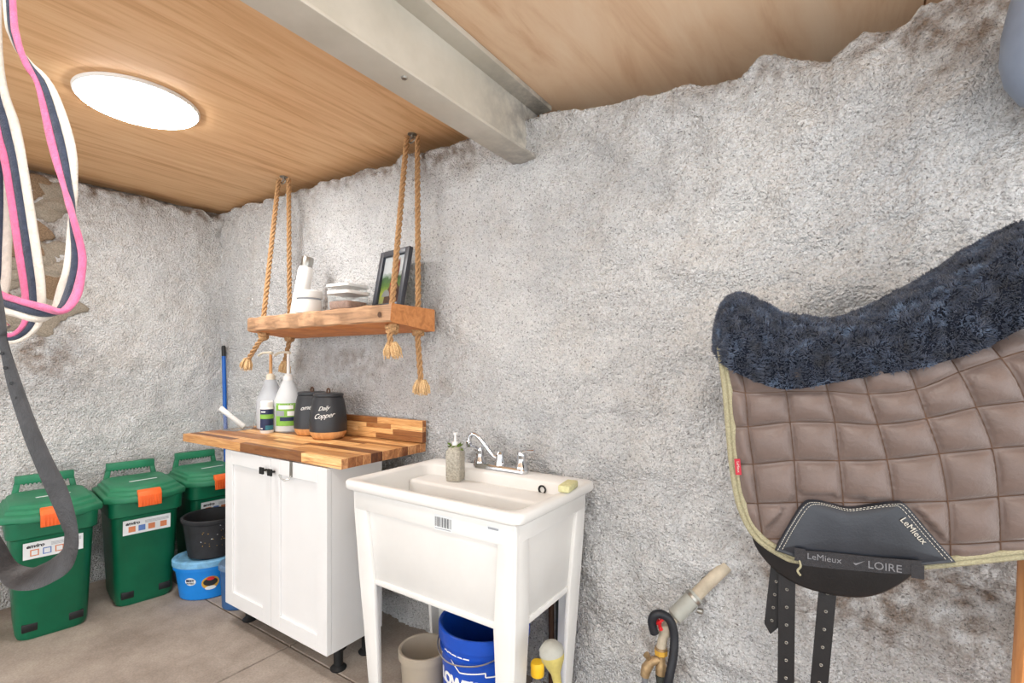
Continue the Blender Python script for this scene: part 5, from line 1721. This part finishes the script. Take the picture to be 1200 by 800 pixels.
    mid = base + d1 * ln * 0.55
    tip = mid + d2 * ln * 0.5
    rows = []
    for k in range(3):
        a = 2 * PI * k / 3
        o = s1 * math.cos(a) + s2 * math.sin(a)
        rows.append((b0 + o * wd, mid + o * wd * 0.8))
    V = np.concatenate([rows[0][0], rows[1][0], rows[2][0], rows[0][1], rows[1][1], rows[2][1], tip], 0)
    id_ = np.arange(nt)
    F = []
    for k in range(3):
        q = (k + 1) % 3
        F.append(np.stack([id_ + k * nt, id_ + q * nt, id_ + (3 + q) * nt], 1))
        F.append(np.stack([id_ + k * nt, id_ + (3 + q) * nt, id_ + (3 + k) * nt], 1))
        F.append(np.stack([id_ + (3 + k) * nt, id_ + (3 + q) * nt, id_ + 6 * nt], 1))
    F = np.concatenate(F, 0)
    me = bpy.data.meshes.new('pile')
    me.vertices.add(len(V))
    me.vertices.foreach_set('co', V.reshape(-1).astype(np.float32))
    me.loops.add(F.size)
    me.loops.foreach_set('vertex_index', F.reshape(-1).astype(np.int32))
    me.polygons.add(len(F))
    me.polygons.foreach_set('loop_start', np.arange(0, F.size, 3, dtype=np.int32))
    me.polygons.foreach_set('loop_total', np.full(len(F), 3, dtype=np.int32))
    me.update(calc_edges=True)
    me.materials.append(MAT['fleece'])
    me.shade_smooth()
    o = obj('pile', me, None, t, label='navy sheepskin pile')
    o['kind'] = 'stuff'


build_fleece()


def build_helmet():
    c = Vector((0.392, 1.455, 1.835))
    t = thing('riding_helmet', 'blue-grey rounded helmet hanging high on the wall at the right edge', 'helmet', tuple(c), math.radians(20))
    prof = [(0.085, 0.155), (0.098, 0.15), (0.108, 0.12), (0.120, 0.06), (0.124, 0.0), (0.116, -0.045), (0.094, -0.085), (0.055, -0.11), (0.0, -0.118)]
    obj('shell', G().lathe(prof + [], 44, cap0=False, cap1=False, sy=0.8), 'helmet', t, angle=60)
    obj('lining', G().lathe([(p[0] * 0.94, p[1] * 0.94 + 0.004) for p in prof], 40, cap0=False, cap1=False, sy=0.8), 'black_plastic', t, angle=60)
    obj('edge_trim', G().tube([(0.092 * math.cos(a), 0.092 * 0.8 * math.sin(a), 0.154) for a in [2 * PI * k / 40 for k in range(41)]], 0.006, 8, caps=False), 'black_plastic', t)
    h = thing('wall_hook', 'black wall hook holding the blue-grey helmet', 'hook', (0.41, 1.60, 2.03))
    obj('plate', G().box((-0.015, -0.012, -0.03), (0.015, 0.02, 0.03)), 'black_metal', h, bevel=0.003)
    obj('peg', G().tube([(0, -0.01, 0.0), (0, -0.10, -0.012), (0, -0.14, -0.035), (0, -0.15, -0.05)], 0.005, 8), 'black_metal', h)


build_helmet()
